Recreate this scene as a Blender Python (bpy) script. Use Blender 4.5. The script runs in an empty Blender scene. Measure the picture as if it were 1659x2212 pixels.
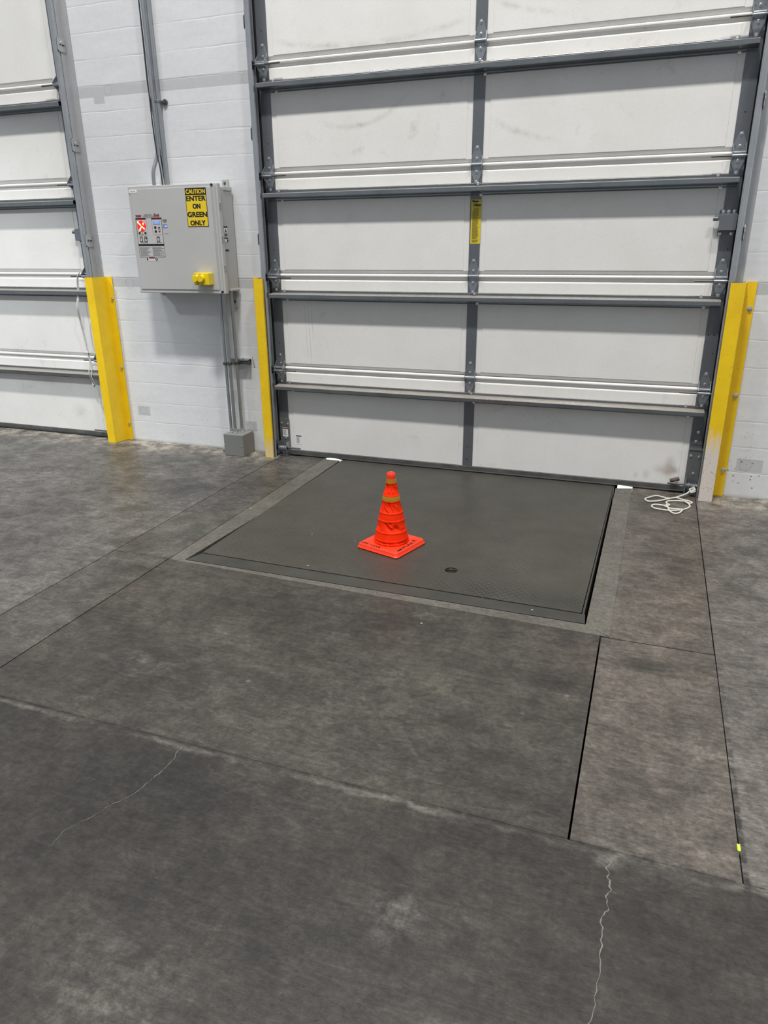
import bpy, bmesh, math, random
from mathutils import Vector, Matrix, noise
random.seed(7)
C = bpy.context.scene.collection
PI = math.pi

# ------------------------------------------------------------------ node helpers
class NT:
    def __init__(s, name):
        s.m = bpy.data.materials.new(name); s.m.use_nodes = True
        s.t = s.m.node_tree; s.t.nodes.clear()
        s.out = s.n('ShaderNodeOutputMaterial'); s.b = s.n('ShaderNodeBsdfPrincipled')
        s.t.links.new(s.b.outputs[0], s.out.inputs[0])
    def n(s, ty, **k):
        x = s.t.nodes.new(ty)
        for a, v in k.items(): setattr(x, a, v)
        return x
    def put(s, sock, v):
        if isinstance(v, bpy.types.NodeSocket): s.t.links.new(v, sock)
        else:
            if hasattr(sock, 'default_value'):
                try: sock.default_value = v
                except Exception: sock.default_value = (*v, 1.0) if len(v) == 3 else v[:3]
    def set(s, **k):
        names = dict(color='Base Color', rough='Roughness', metal='Metallic', normal='Normal', emis='Emission Color', estr='Emission Strength', spec='Specular IOR Level')
        for a, v in k.items():
            if a in ('color', 'emis') and not isinstance(v, bpy.types.NodeSocket): v = (*v[:3], 1.0)
            s.put(s.b.inputs[names[a]], v)
        return s
    def M(s, op, a, b=0.0, c=0.0, clamp=False):
        x = s.n('ShaderNodeMath', operation=op, use_clamp=clamp)
        s.put(x.inputs[0], a); s.put(x.inputs[1], b); s.put(x.inputs[2], c)
        return x.outputs[0]
    def pos(s): return s.n('ShaderNodeNewGeometry').outputs['Position']
    def obj(s): return s.n('ShaderNodeTexCoord').outputs['Object']
    def sep(s, v):
        x = s.n('ShaderNodeSeparateXYZ'); s.put(x.inputs[0], v); return x.outputs
    def comb(s, x, y, z):
        q = s.n('ShaderNodeCombineXYZ'); s.put(q.inputs[0], x); s.put(q.inputs[1], y); s.put(q.inputs[2], z); return q.outputs[0]
    def mapv(s, v, sc=(1, 1, 1), rot=(0, 0, 0), loc=(0, 0, 0)):
        q = s.n('ShaderNodeMapping'); s.put(q.inputs[0], v); q.inputs['Scale'].default_value = sc
        q.inputs['Rotation'].default_value = rot; q.inputs['Location'].default_value = loc; return q.outputs[0]
    def noise(s, v, sc, det=4, rough=.55, dist=0.0):
        q = s.n('ShaderNodeTexNoise'); s.put(q.inputs['Vector'], v); q.inputs['Scale'].default_value = sc
        q.inputs['Detail'].default_value = det; q.inputs['Roughness'].default_value = rough; q.inputs['Distortion'].default_value = dist
        return q.outputs['Fac']
    def voro(s, v, sc, feat='F1'):
        q = s.n('ShaderNodeTexVoronoi', feature=feat); s.put(q.inputs['Vector'], v); q.inputs['Scale'].default_value = sc
        return q.outputs
    def mr(s, v, a, b, c=0.0, d=1.0, smooth=False):
        q = s.n('ShaderNodeMapRange'); q.clamp = True
        if smooth: q.interpolation_type = 'SMOOTHSTEP'
        s.put(q.inputs[0], v); q.inputs[1].default_value = a; q.inputs[2].default_value = b
        q.inputs[3].default_value = c; q.inputs[4].default_value = d; return q.outputs[0]
    def mix(s, f, a, b, mode='MIX'):
        q = s.n('ShaderNodeMix', data_type='RGBA', blend_type=mode); s.put(q.inputs[0], f)
        for i, v in ((6, a), (7, b)):
            if not isinstance(v, bpy.types.NodeSocket): v = (*v[:3], 1.0) if hasattr(v, '__len__') else (v, v, v, 1.0)
            s.put(q.inputs[i], v)
        return q.outputs[2]
    def scale(s, col, f):
        q = s.n('ShaderNodeVectorMath', operation='SCALE'); s.put(q.inputs[0], col if isinstance(col, bpy.types.NodeSocket) else tuple(col[:3])); s.put(q.inputs[3], f); return q.outputs[0]
    def bump(s, h, st=.3, dist=.002):
        q = s.n('ShaderNodeBump'); q.inputs['Strength'].default_value = st; q.inputs['Distance'].default_value = dist
        s.put(q.inputs['Height'], h); return q.outputs[0]
    # soft boxes / ellipses on two coordinates
    def box(s, x, z, x0, x1, z0, z1, e=.003):
        a = s.M('MULTIPLY', s.mr(x, x0 - e, x0 + e), s.mr(x, x1 + e, x1 - e))
        b = s.M('MULTIPLY', s.mr(z, z0 - e, z0 + e), s.mr(z, z1 + e, z1 - e))
        return s.M('MULTIPLY', a, b)
    def ell(s, x, y, cx, cy, rx, ry, soft=1.0, ang=0.0):
        dx = s.M('SUBTRACT', x, cx); dy = s.M('SUBTRACT', y, cy)
        if ang:
            ca, sa = math.cos(ang), math.sin(ang)
            dx, dy = s.M('ADD', s.M('MULTIPLY', dx, ca), s.M('MULTIPLY', dy, sa)), s.M('SUBTRACT', s.M('MULTIPLY', dy, ca), s.M('MULTIPLY', dx, sa))
        dx = s.M('DIVIDE', dx, rx); dy = s.M('DIVIDE', dy, ry)
        d = s.M('SQRT', s.M('ADD', s.M('MULTIPLY', dx, dx), s.M('MULTIPLY', dy, dy)))
        return s.mr(d, 1.0, 1.0 - soft, 0, 1, True)

def plain(name, col, rough=.5, metal=0.0, spec=.5, vary=0.0, sc=12):
    t = NT(name); t.set(color=col, rough=rough, metal=metal, spec=spec)
    if vary:
        f = t.mr(t.noise(t.pos(), sc, 5), .3, .7, 1 - vary, 1 + vary)
        t.set(color=t.scale(col, f))
    return t.m

# ------------------------------------------------------------------ materials
def mat_floor(kind):
    t = NT('concrete_' + kind); P = t.pos(); x, y, z = t.sep(P)
    n0 = t.noise(P, .9, 3); n1 = t.noise(P, 2.3, 6, .62, .6); n2 = t.noise(P, 9, 6, .65, .3); n3 = t.noise(P, 55, 4, .6)
    stroke = t.noise(t.mapv(P, (3, 14, 1), (0, 0, .35)), 2.2, 6, .65, 1.2)
    
    hi = 1.0 if kind != 'grout' else .4
    n4 = t.noise(P, 22, 6, .7, .8); rip = t.noise(t.mapv(P, (6, 26, 1), (0, 0, .5)), 2.4, 5, .7, 2.2)
    f = t.mr(n1, .36, .64, 1 - .24 * hi, 1 + .28 * hi)
    f = t.M('MULTIPLY', f, t.mr(n2, .38, .62, 1 - .20 * hi, 1 + .22 * hi))
    f = t.M('MULTIPLY', f, t.mr(n4, .38, .62, 1 - .17 * hi, 1 + .20 * hi))
    f = t.M('MULTIPLY', f, t.mr(n3, .36, .64, .82, 1.20))
    f = t.M('MULTIPLY', f, t.mr(stroke, .38, .62, 1 - .16 * hi, 1 + .18 * hi))
    f = t.M('MULTIPLY', f, t.M('ADD', 1.0, t.M('MULTIPLY', t.mr(rip, .40, .62, -.20 * hi, .22 * hi), t.mr(n0, .42, .58, .2, 1))))
    base = (.047, .0418, .0355)
    if kind == 'grout': base = (.108, .100, .086)
    col = t.mix(t.mr(n0, .38, .62), base, tuple(c * k for c, k in zip(base, (.90, .92, .93))))
    col = t.mix(t.M('MULTIPLY', t.mr(t.noise(P, 1.7, 3, .5), .54, .72), .35), col, (.062, .047, .038))   # rusty brown drift
    if kind != 'grout':
        low = t.mr(y, -2.98, -3.0)                                     # older, dirtier slab in front
        col = t.mix(low, col, (.0300, .0268, .0232))
        side = t.M('MULTIPLY', t.mr(x, 2.70, 2.71), t.mr(y, -3.0, -2.98))
        col = t.mix(side, col, (.092, .083, .075))
        lst = t.M('MULTIPLY', t.mr(x, .269, .265), t.mr(y, -3.0, -2.98)); col = t.mix(lst, col, (.066, .0610, .0545))
        left = t.mr(x, -.048, -.052)
        col = t.mix(t.M('MULTIPLY', left, t.mr(y, -3.0, -2.98)), col, (.086, .081, .075))
        strip = t.M('MULTIPLY', t.M('MULTIPLY', t.mr(t.M('ADD', x, t.mr(y, -1.91, -1.93, 0, .034)), 2.332, 2.338), t.mr(x, 2.709, 2.707)), t.mr(y, -3.0, -2.98))
        col = t.mix(strip, col, (.078, .068, .058))
        wall_glow = t.M('MULTIPLY', t.mr(y, -.35, -.02, 0, 1, True), t.mr(n2, .35, .6))  # natural light near the wall painted into the slab colour
        col = t.mix(t.M('MULTIPLY', wall_glow, t.M('ADD', left, t.mr(x, 2.7, 2.72))), col, (.25, .225, .185))
        # forklift grime, oil and moss-coloured patches
        dirt = 0.0
        for cx, cy, rx, ry, a in ((2.17, -2.28, .16, .10, .55), (2.47, -2.08, .20, .09, .5), (1.05, -2.12, .55, .17, .35), (.2, -2.0, .28, .12, .5), (-.02, -1.75, .18, .14, .45),
                                  (.55, -2.55, .5, .3, .35), (1.65, -2.05, .25, .12, .35), (-.35, -.9, .5, .3, .4), (2.45, -.35, .18, .3, .35), (.12, -.8, .14, .6, .35),
                                  (1.2, -2.62, .8, .09, .35), (.45, -3.2, .35, .18, .35), (1.9, -3.5, .35, .3, .3), (1.2, -3.15, .6, .12, .4), (3.1, -2.3, .3, .25, .35), (2.55, -1.0, .13, .45, .25)):
            dirt = t.M('MAXIMUM', dirt, t.M('MULTIPLY', t.ell(x, y, cx, cy, rx, ry, .9), a))
        dirt = t.M('MULTIPLY', dirt, t.mr(t.noise(P, 7, 6, .7), .3, .58, .6, 1.0))
        col = t.mix(t.M('MULTIPLY', dirt, 1.15, 0.0, True), col, (.019, .018, .017))
        moss = 0.0
        for cx, cy, rx, ry, a in ((1.74, -2.42, .22, .10, .5), (1.80, -3.0, .10, .12, .45), (.75, -2.45, .18, .10, .35), (.15, -1.35, .14, .3, .45), (1.75, -1.98, .25, .06, .4), (1.45, -1.99, .14, .06, .35)):
            moss = t.M('MAXIMUM', moss, t.M('MULTIPLY', t.ell(x, y, cx, cy, rx, ry, 1.0), a))
        col = t.mix(t.M('MULTIPLY', moss, t.mr(n2, .35, .6, .5, 1)), col, (.062, .066, .044))
        # pale worn patches
        pale = 0.0
        for cx, cy, rx, ry, a in ((1.95, -3.35, .10, .12, .5), (2.15, -3.6, .2, .1, .35), (1.62, -1.98, .10, .04, .5), (1.45, -3.7, .25, .2, .3), (2.43, -2.95, .14, .12, .35),
                                  (.7, -2.65, .25, .08, .3), (2.75, -2.99, .12, .04, .7), (2.40, -3.02, .06, .04, .7), (.9, -2.40, .2, .1, .25), (2.62, -2.45, .06, .5, .3), (2.92, -.12, .25, .06, .7)):
            pale = t.M('MAXIMUM', pale, t.M('MULTIPLY', t.ell(x, y, cx, cy, rx, ry, .9), a))
        col = t.mix(t.M('MULTIPLY', pale, t.mr(t.noise(P, 16, 6, .7), .42, .6)), col, (.16, .15, .135))
        # crumbled edges along the long joint
        wob = t.M('MULTIPLY', t.M('SUBTRACT', t.noise(P, 9, 5, .6), .5), .07)
        d = t.M('ABSOLUTE', t.M('ADD', t.M('SUBTRACT', y, -3.004), wob))
        edge = t.mr(d, .018, .004)
        edge = t.M('MULTIPLY', edge, t.mr(t.noise(P, 3, 4), 0.42, .62, .05, .55))
        col = t.mix(edge, col, (.15, .138, .122))
        d2 = t.M('ABSOLUTE', t.M('SUBTRACT', y, -2.990)); col = t.mix(t.M('MULTIPLY', t.mr(d2, .012, .003), t.mr(t.noise(P, 14, 4), .4, .6)), col, (.022, .02, .018))
        d3 = t.M('ABSOLUTE', t.M('SUBTRACT', x, 2.716)); col = t.mix(t.M('MULTIPLY', t.M('MULTIPLY', t.mr(d3, .012, .004), t.mr(y, -1.9, -2.7)), t.mr(t.noise(P, 25, 4), .4, .55)), col, (.025, .023, .02))
        # a few dropped round marks
        for cx, cy, rx, ry in ((.733, -3.229, .016, .010), (2.238, -2.687, .010, .045), (1.08, -3.95, .006, .006), (1.587, -2.184, .006, .004)):
            col = t.mix(t.M('MULTIPLY', t.ell(x, y, cx, cy, rx, ry, .3, -.5 if rx < ry else 0), .85 if rx > ry else .6), col, (.02, .018, .017))
        # chips
        v = t.voro(P, 5.5); chips = t.M('MULTIPLY', t.mr(v['Distance'], .055, .035), t.mr(t.noise(P, 1.1, 2), .5, .56))
        chips = t.M('MULTIPLY', chips, t.mr(y, -2.9, -3.1, .25, 1)); col = t.mix(t.M('MULTIPLY', chips, .6), col, (.26, .25, .22))
        v2 = t.voro(P, 14); col = t.mix(t.M('MULTIPLY', t.mr(v2['Distance'], .07, .04), t.mr(t.noise(P, 2.1, 2), .5, .6, 0, .65)), col, (.018, .017, .016))
    v3 = t.voro(P, 60); f = t.M('MULTIPLY', f, t.mr(v3['Distance'], .10, .2, .72, 1.0))
    n5 = t.noise(t.mapv(P, (1, 1.6, 1), (0, 0, .4)), 130, 3, .7, .6); f = t.M('MULTIPLY', f, t.mr(n5, .36, .64, .86, 1.17))
    t.set(color=t.scale(col, f), rough=t.mr(n2, .3, .7, .50, .38), spec=.42)
    h = t.M('ADD', t.M('MULTIPLY', n2, .6), t.M('ADD', t.M('MULTIPLY', n3, .35), t.M('MULTIPLY', stroke, .4)))
    t.set(normal=t.bump(h, .5, .005))
    return t.m

def mat_wall():
    t = NT('painted_formed_concrete'); P = t.pos(); x, y, z = t.sep(P)
    n1 = t.noise(t.mapv(P, (1, 1, 3)), 3.0, 5, .6); n2 = t.noise(P, 30, 5, .6)
    col = t.mix(t.mr(n1, .3, .7), (.665, .675, .69), (.61, .622, .64))
    wob = t.M('MULTIPLY', t.M('SUBTRACT', t.noise(t.mapv(P, (2.2, 1, .5)), 2, 4), .5), .02)
    zz = t.M('ADD', z, wob)
    k = t.M('FRACT', t.M('DIVIDE', zz, .1512))
    line = t.M('MAXIMUM', t.mr(k, .05, .0), t.mr(k, .965, 1.0))
    line = t.M('MULTIPLY', line, t.mr(t.noise(t.mapv(P, (1.2, 1, 6)), 3, 3), .35, .62, .15, 1))
    col = t.mix(t.M('MULTIPLY', line, .10), col, (.38, .39, .41))
    grey = t.box(x, z, -9, 9, 1.144, 1.212); grey = t.M('MAXIMUM', grey, t.box(x, z, -9, -.1, 2.352, 2.42))
    for b in ((-1.323, -1.238, 2.312, 2.36), (-1.296, -1.185, .199, .271), (-.352, -.262, .146, .219), (2.905, 3.045, .156, .232), (-.12, -.08, 1.1, 1.2)):
        grey = t.M('MAXIMUM', grey, t.box(x, z, *b))
    ring = 0.0
    for cx, cz, r in ((-1.245, .238, .026), (-.318, .184, .028), (2.955, .198, .032), (-1.22, 1.172, .035), (-.16, 1.19, .03), (-.16, 2.385, .03), (-1.2, 2.39, .03)):
        dx = t.M('SUBTRACT', x, cx); dz = t.M('SUBTRACT', z, cz)
        d = t.M('SQRT', t.M('ADD', t.M('MULTIPLY', dx, dx), t.M('MULTIPLY', dz, dz)))
        ring = t.M('MAXIMUM', ring, t.mr(t.M('ABSOLUTE', t.M('SUBTRACT', d, r)), .0035, .001))
    col = t.mix(grey, col, (.47, .48, .495))
    col = t.mix(t.M('MULTIPLY', ring, .35), col, (.25, .25, .26))
    # dark pinholes, denser right of the big door near the floor
    v = t.voro(P, 26); hol = t.M('MULTIPLY', t.mr(v['Distance'], .16, .11), t.mr(t.noise(P, 4, 2), .52, .58))
    hol = t.M('MULTIPLY', hol, t.mr(z, .95, .15)); hol = t.M('MULTIPLY', hol, t.mr(x, -.4, 2.7, .3, 1))
    v2 = t.voro(t.mapv(P, loc=(3, 1, 2)), 58); hol = t.M('MAXIMUM', hol, t.M('MULTIPLY', t.M('MULTIPLY', t.mr(v2['Distance'], .17, .12), t.mr(x, 2.6, 2.75)), t.M('MULTIPLY', t.mr(z, .8, .2), t.mr(t.noise(P, 7, 2), .5, .55))))
    col = t.mix(t.M('MULTIPLY', hol, .8), col, (.12, .12, .12))
    foot_band = t.M('MULTIPLY', t.mr(z, .02, .0), .5); col = t.mix(foot_band, col, (.3, .3, .3))  # wall colour darker towards the floor
    t.set(color=t.scale(col, t.mr(n2, .3, .7, .97, 1.03)), rough=.5, spec=.4)
    h = t.M('SUBTRACT', t.M('ADD', t.M('MULTIPLY', n1, .6), t.M('MULTIPLY', n2, .12)), t.M('MULTIPLY', line, .38))
    h = t.M('SUBTRACT', h, t.M('MULTIPLY', grey, .2))
    t.set(normal=t.bump(h, .5, .006)); return t.m

def mat_panel():
    t = NT('white_door_skin'); P = t.pos(); x, y, z = t.sep(P)
    n1 = t.noise(P, 2.6, 5, .6); n2 = t.noise(P, 9, 6, .7, .5); n3 = t.noise(P, 160, 2)
    col = t.mix(t.mr(n1, .35, .65), (.765, .755, .735), (.715, .705, .68))
    sm = t.M('MULTIPLY', t.mr(n2, .57, .72), t.mr(t.noise(P, 1.2, 3), .45, .65)); col = t.mix(t.M('MULTIPLY', sm, .45), col, (.42, .40, .36))
    # rubbed smudges and scuff arcs where the photo has them
    arcs = 0.0
    for cx, cz, R, w, x0, x1 in ((.619, 5.281, 2.783, .024, .04, 1.25), (1.808, 2.772, .818, .024, 1.36, 1.78), (2.24, 5.50, 3.0, .022, 1.36, 1.78), (.519, 2.605, .525, .022, .30, .90)):
        dx = t.M('SUBTRACT', x, cx); dz = t.M('SUBTRACT', z, cz)
        d = t.M('SQRT', t.M('ADD', t.M('MULTIPLY', dx, dx), t.M('MULTIPLY', dz, dz)))
        a = t.mr(t.M('ABSOLUTE', t.M('SUBTRACT', d, R)), w, 0)
        a = t.M('MULTIPLY', a, t.M('MULTIPLY', t.mr(x, x0, x0 + .08), t.mr(x, x1, x1 - .08)))
        arcs = t.M('MAXIMUM', arcs, t.M('MULTIPLY', a, t.mr(z, cz + .0, cz - .05)))
    col = t.mix(t.M('MULTIPLY', arcs, t.mr(n2, .42, .65, .05, .5)), col, (.36, .35, .31))
    for cx, cz, rx, rz, a, c in ((2.545, .15, .05, .09, .5, (.25, .19, .15)), (2.53, .13, .10, .05, .45, (.34, .24, .19)), (2.575, .13, .035, .03, .5, (.2, .17, .15)), (2.42, .09, .03, .05, .3, (.3, .29, .28)), (2.36, .08, .02, .03, .3, (.3, .29, .28)),
                                (-2.15, .42, .2, .05, .25, (.3, .32, .33)), (-1.85, .2, .1, .1, .2, (.3, .32, .3)), (1.31, .35, .02, .02, .2, (.5, .5, .5))):
        col = t.mix(t.M('MULTIPLY', t.ell(x, z, cx, cz, rx, rz, 1.0), t.M('MULTIPLY', t.mr(n2, .3, .6, .4, 1), a * 1.2)), col, c)
    drip = 0.0
    for cx, z0, z1 in ((.19, .63, 1.12), (.165, .7, 1.05), (.215, .83, 1.18)):
        xx = t.M('ADD', x, t.M('MULTIPLY', t.M('SUBTRACT', z, 1.0), .03))
        drip = t.M('MAXIMUM', drip, t.box(xx, z, cx - .0008, cx + .0008, z0, z1, .001))
    col = t.mix(t.M('MULTIPLY', drip, t.mr(t.noise(P, 12, 3), .35, .55, .1, .7)), col, (.2, .2, .2))
    t.set(color=t.scale(col, t.mr(n3, .3, .7, .97, 1.03)), rough=.42, spec=.45, normal=t.bump(t.M('ADD', n3, t.M('MULTIPLY', n1, 2)), .12, .0015)); return t.m

def mat_galv(name, base, metal=.85, rough=.38, sc=9, contrast=.22, dust=None):
    t = NT(name); P = t.obj()
    n1 = t.noise(t.mapv(P, (1, 1, .35)), sc, 4, .55); v = t.voro(P, 70)['Color']
    f = t.M('MULTIPLY', t.mr(n1, .3, .7, 1 - contrast * .5, 1 + contrast * .5), t.mr(t.sep(v)[0], 0, 1, .97, 1.03))
    col = t.scale(base, f)
    if dust:
        nz = t.sep(t.n('ShaderNodeNewGeometry').outputs['Normal'])[2]; k = t.M('MULTIPLY', t.mr(nz, .7, .95), t.mr(t.noise(t.pos(), 14, 4), .25, .5, .85, 1))
        col = t.mix(k, col, dust); metal = t.M('MULTIPLY', t.M('SUBTRACT', 1.0, k), metal)
    t.set(color=col, metal=metal, rough=t.mr(n1, .3, .7, rough - .03, rough + .05)); return t.m

def mat_yellow(chip):
    t = NT('yellow_paint_' + ('chipped' if chip else 'clean')); P = t.obj(); x, y, z = t.sep(P)
    n = t.noise(P, 8, 6, .6); n2 = t.noise(t.mapv(P, (14, 14, 5)), 2.5, 6, .7)
    col = t.mix(t.mr(n, .3, .7), (.88, .60, .010), (.78, .50, .008))
    v = t.voro(P, 45); sp = t.M('MULTIPLY', t.mr(v['Distance'], .11, .07), t.mr(t.noise(P, 5, 2), .45, .55)); col = t.mix(t.M('MULTIPLY', sp, .8), col, (.12, .07, .01))
    if chip:
        lim = dict(right=(.44, .16, (.66, .60, .54), .30), middle=(.15, .06, (.72, .55, .24), .12))[chip]
        zz = t.M('ADD', z, t.M('MULTIPLY', t.M('SUBTRACT', n2, .5), .5)); w = t.mr(zz, lim[0], lim[0] - lim[1])
        w = t.M('MULTIPLY', w, t.mr(y, .055, .02)) if chip == 'right' else w
        col = t.mix(w, col, lim[2])
        v = t.voro(P, 75); sp = t.M('MULTIPLY', t.mr(v['Distance'], .22, .14), t.mr(z, lim[3] + .1, lim[3] - .1)); sp = t.M('MULTIPLY', sp, t.mr(t.noise(P, 14, 2), .4, .55)); col = t.mix(t.M('MULTIPLY', sp, .8 * (chip == 'right') + .15), col, (.16, .13, .11))
    t.set(color=col, rough=.38, spec=.5, normal=t.bump(t.noise(P, 120, 2), .08, .001)); return t.m

def mat_deck():
    t = NT('worn_tread_plate'); P = t.pos(); x, y, z = t.sep(P)
    def lattice(ox, oy, ang):
        s = .034
        u = t.M('SUBTRACT', t.M('FRACT', t.M('DIVIDE', t.M('ADD', x, ox), s)), .5); v = t.M('SUBTRACT', t.M('FRACT', t.M('DIVIDE', t.M('ADD', y, oy), s)), .5)
        ca, sa = math.cos(ang), math.sin(ang)
        a = t.M('ADD', t.M('MULTIPLY', u, ca), t.M('MULTIPLY', v, sa)); b = t.M('SUBTRACT', t.M('MULTIPLY', v, ca), t.M('MULTIPLY', u, sa))
        d = t.M('SQRT', t.M('ADD', t.M('POWER', t.M('DIVIDE', a, .40), 2.0), t.M('POWER', t.M('DIVIDE', b, .13), 2.0)))
        return t.mr(d, 1.05, .65, 0, 1, True)
    tread = t.M('MAXIMUM', lattice(10, 10, PI / 4), lattice(10.017, 10.017, -PI / 4))
    n1 = t.noise(P, 1.6, 5, .6, .5); n2 = t.noise(P, 7, 6, .65); n3 = t.noise(P, 60, 3)
    col = t.mix(t.mr(n1, .35, .65), (.064, .0605, .050), (.052, .049, .0405))
    col = t.mix(t.M('MULTIPLY', t.ell(x, y, 1.35, -1.45, .55, .35, 1.0), .35), col, (.062, .046, .038))
    edge = t.M('MULTIPLY', t.M('MULTIPLY', t.mr(y, -1.5, -1.68, 0, 1, True), t.mr(x, 1.3, 1.75)), .75)
    grime = t.M('MAXIMUM', t.M('MULTIPLY', edge, t.mr(n2, .35, .6)), t.M('MULTIPLY', t.ell(x, y, .75, -1.45, .35, .18, 1), t.M('MULTIPLY', t.mr(n2, .5, .65), .3)))
    col = t.mix(t.M('MULTIPLY', grime, t.mr(tread, 0, 1, .75, .25)), col, (.016, .015, .013))
    tread_pale = t.M('MULTIPLY', tread, t.M('MULTIPLY', t.mr(t.noise(P, 3, 3), .42, .65), .28)); col = t.mix(tread_pale, col, (.12, .115, .10))  # raised treads paler in noisy patches
    col = t.scale(col, t.M('MULTIPLY', t.mr(n2, .3, .7, .88, 1.12), t.mr(n3, .3, .7, .93, 1.07)))
    t.set(color=col, rough=.46, metal=.15, spec=.45, normal=t.bump(t.M('ADD', t.M('MULTIPLY', tread, 1.0), t.M('MULTIPLY', n3, .15)), .45, .0018)); return t.m

def mat_cone():
    t = NT('orange_cone_fabric'); P = t.obj(); n = t.noise(P, 40, 4)
    t.set(color=t.mix(t.mr(n, .3, .7), (1.0, .036, .003), (.93, .027, .002)), rough=.6, spec=.12, normal=t.bump(t.noise(P, 900, 2), .2, .0005))
    return t.m

MF, MG = mat_floor('floor'), mat_floor('grout')
MW, MP = mat_wall(), mat_panel()
GALV = mat_galv('galvanised_steel', (.30, .32, .345), .8, .36)
GDARK = mat_galv('dull_galvanised_stile', (.165, .178, .195), .6, .42, 5, .16)
GTRK = mat_galv('track_steel', (.46, .475, .50), .78, .26, 10)
GLIP = mat_galv('worn_strut_steel', (.24, .26, .275), .85, .27, 6, dust=(.30, .275, .24))
LGALV = mat_galv('pale_galvanised_angle', (.42, .43, .445), .35, .42, 8, .14)
EMT = mat_galv('conduit_steel', (.40, .42, .44), .85, .32, 20, .12)
BOLT = plain('zinc_bolt', (.72, .73, .74), .22, .95)
SHAFT = plain('dark_roller_shaft', (.13, .125, .12), .42, .7)
RUB = plain('black_rubber', (.012, .012, .013), .6, vary=.2)
BLK = plain('black_void_steel', (.006, .006, .007), .8)
RET = plain('dirty_aluminium_retainer', (.13, .13, .125), .5, .5, vary=.25)
YEL, YELR, YELM = mat_yellow(None), mat_yellow('right'), mat_yellow('middle')
BOXG = plain('grey_polyester_enclosure', (.47, .47, .465), .42, vary=.02, sc=5)
BOXS = plain('grey_enclosure_body', (.40, .40, .395), .45, vary=.02, sc=5)
JBX = plain('grey_junction_box_paint', (.19, .195, .19), .5, vary=.04)
YPL = plain('yellow_moulded_plastic', (.80, .60, .01), .35)
YST = plain('yellow_sticker', (.80, .58, .02), .45)
YST2 = plain('aged_yellow_sticker', (.62, .50, .03), .5, vary=.05, sc=60)
INK = plain('black_ink', (.012, .010, .010), .5)
INKG = plain('grey_ink', (.22, .22, .22), .5)
INKO = plain('olive_print', (.22, .17, .02), .5)
MAROON = plain('maroon_ink', (.22, .02, .04), .5)
WST = plain('white_sticker', (.78, .78, .78), .45)
GST = plain('light_grey_overlay', (.52, .51, .51), .4)
BLUE = plain('blue_sticker', (.16, .26, .62), .4)
BRN = plain('brown_worn_grip', (.10, .065, .045), .7, vary=.4, sc=50)
ROPE = plain('white_cotton_rope', (.60, .57, .51), .85, vary=.08, sc=80)
ROPEG = plain('greyed_cotton_rope', (.55, .55, .53), .85, vary=.15, sc=60)
CONE = mat_cone()
REFL = plain('amber_reflective_tape', (.42, .21, .012), .18, .35)
CBL = plain('black_cable', (.02, .02, .022), .5)
DECK = mat_deck()
BEAM = plain('worn_header_steel', (.050, .048, .042), .5, .2, vary=.22, sc=7)
CRK = plain('crack_efflorescence', (.15, .145, .13), .8, vary=.2, sc=40)
DRED = plain('red_lens', (.75, .01, .02), .3)
t = NT('lit_red_lens'); t.set(color=(.6, .005, .02), rough=.3, emis=(1.0, .004, .02), estr=.75); LRED = t.m
t = NT('lit_led_dot'); t.set(color=(1, .8, .3), rough=.3, emis=(1.0, .55, .14), estr=3.0); LDOT = t.m
t = NT('lcd_display'); t.set(color=(.12, .22, .50), rough=.2, emis=(.25, .42, .95), estr=.35); LCD = t.m

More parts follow.
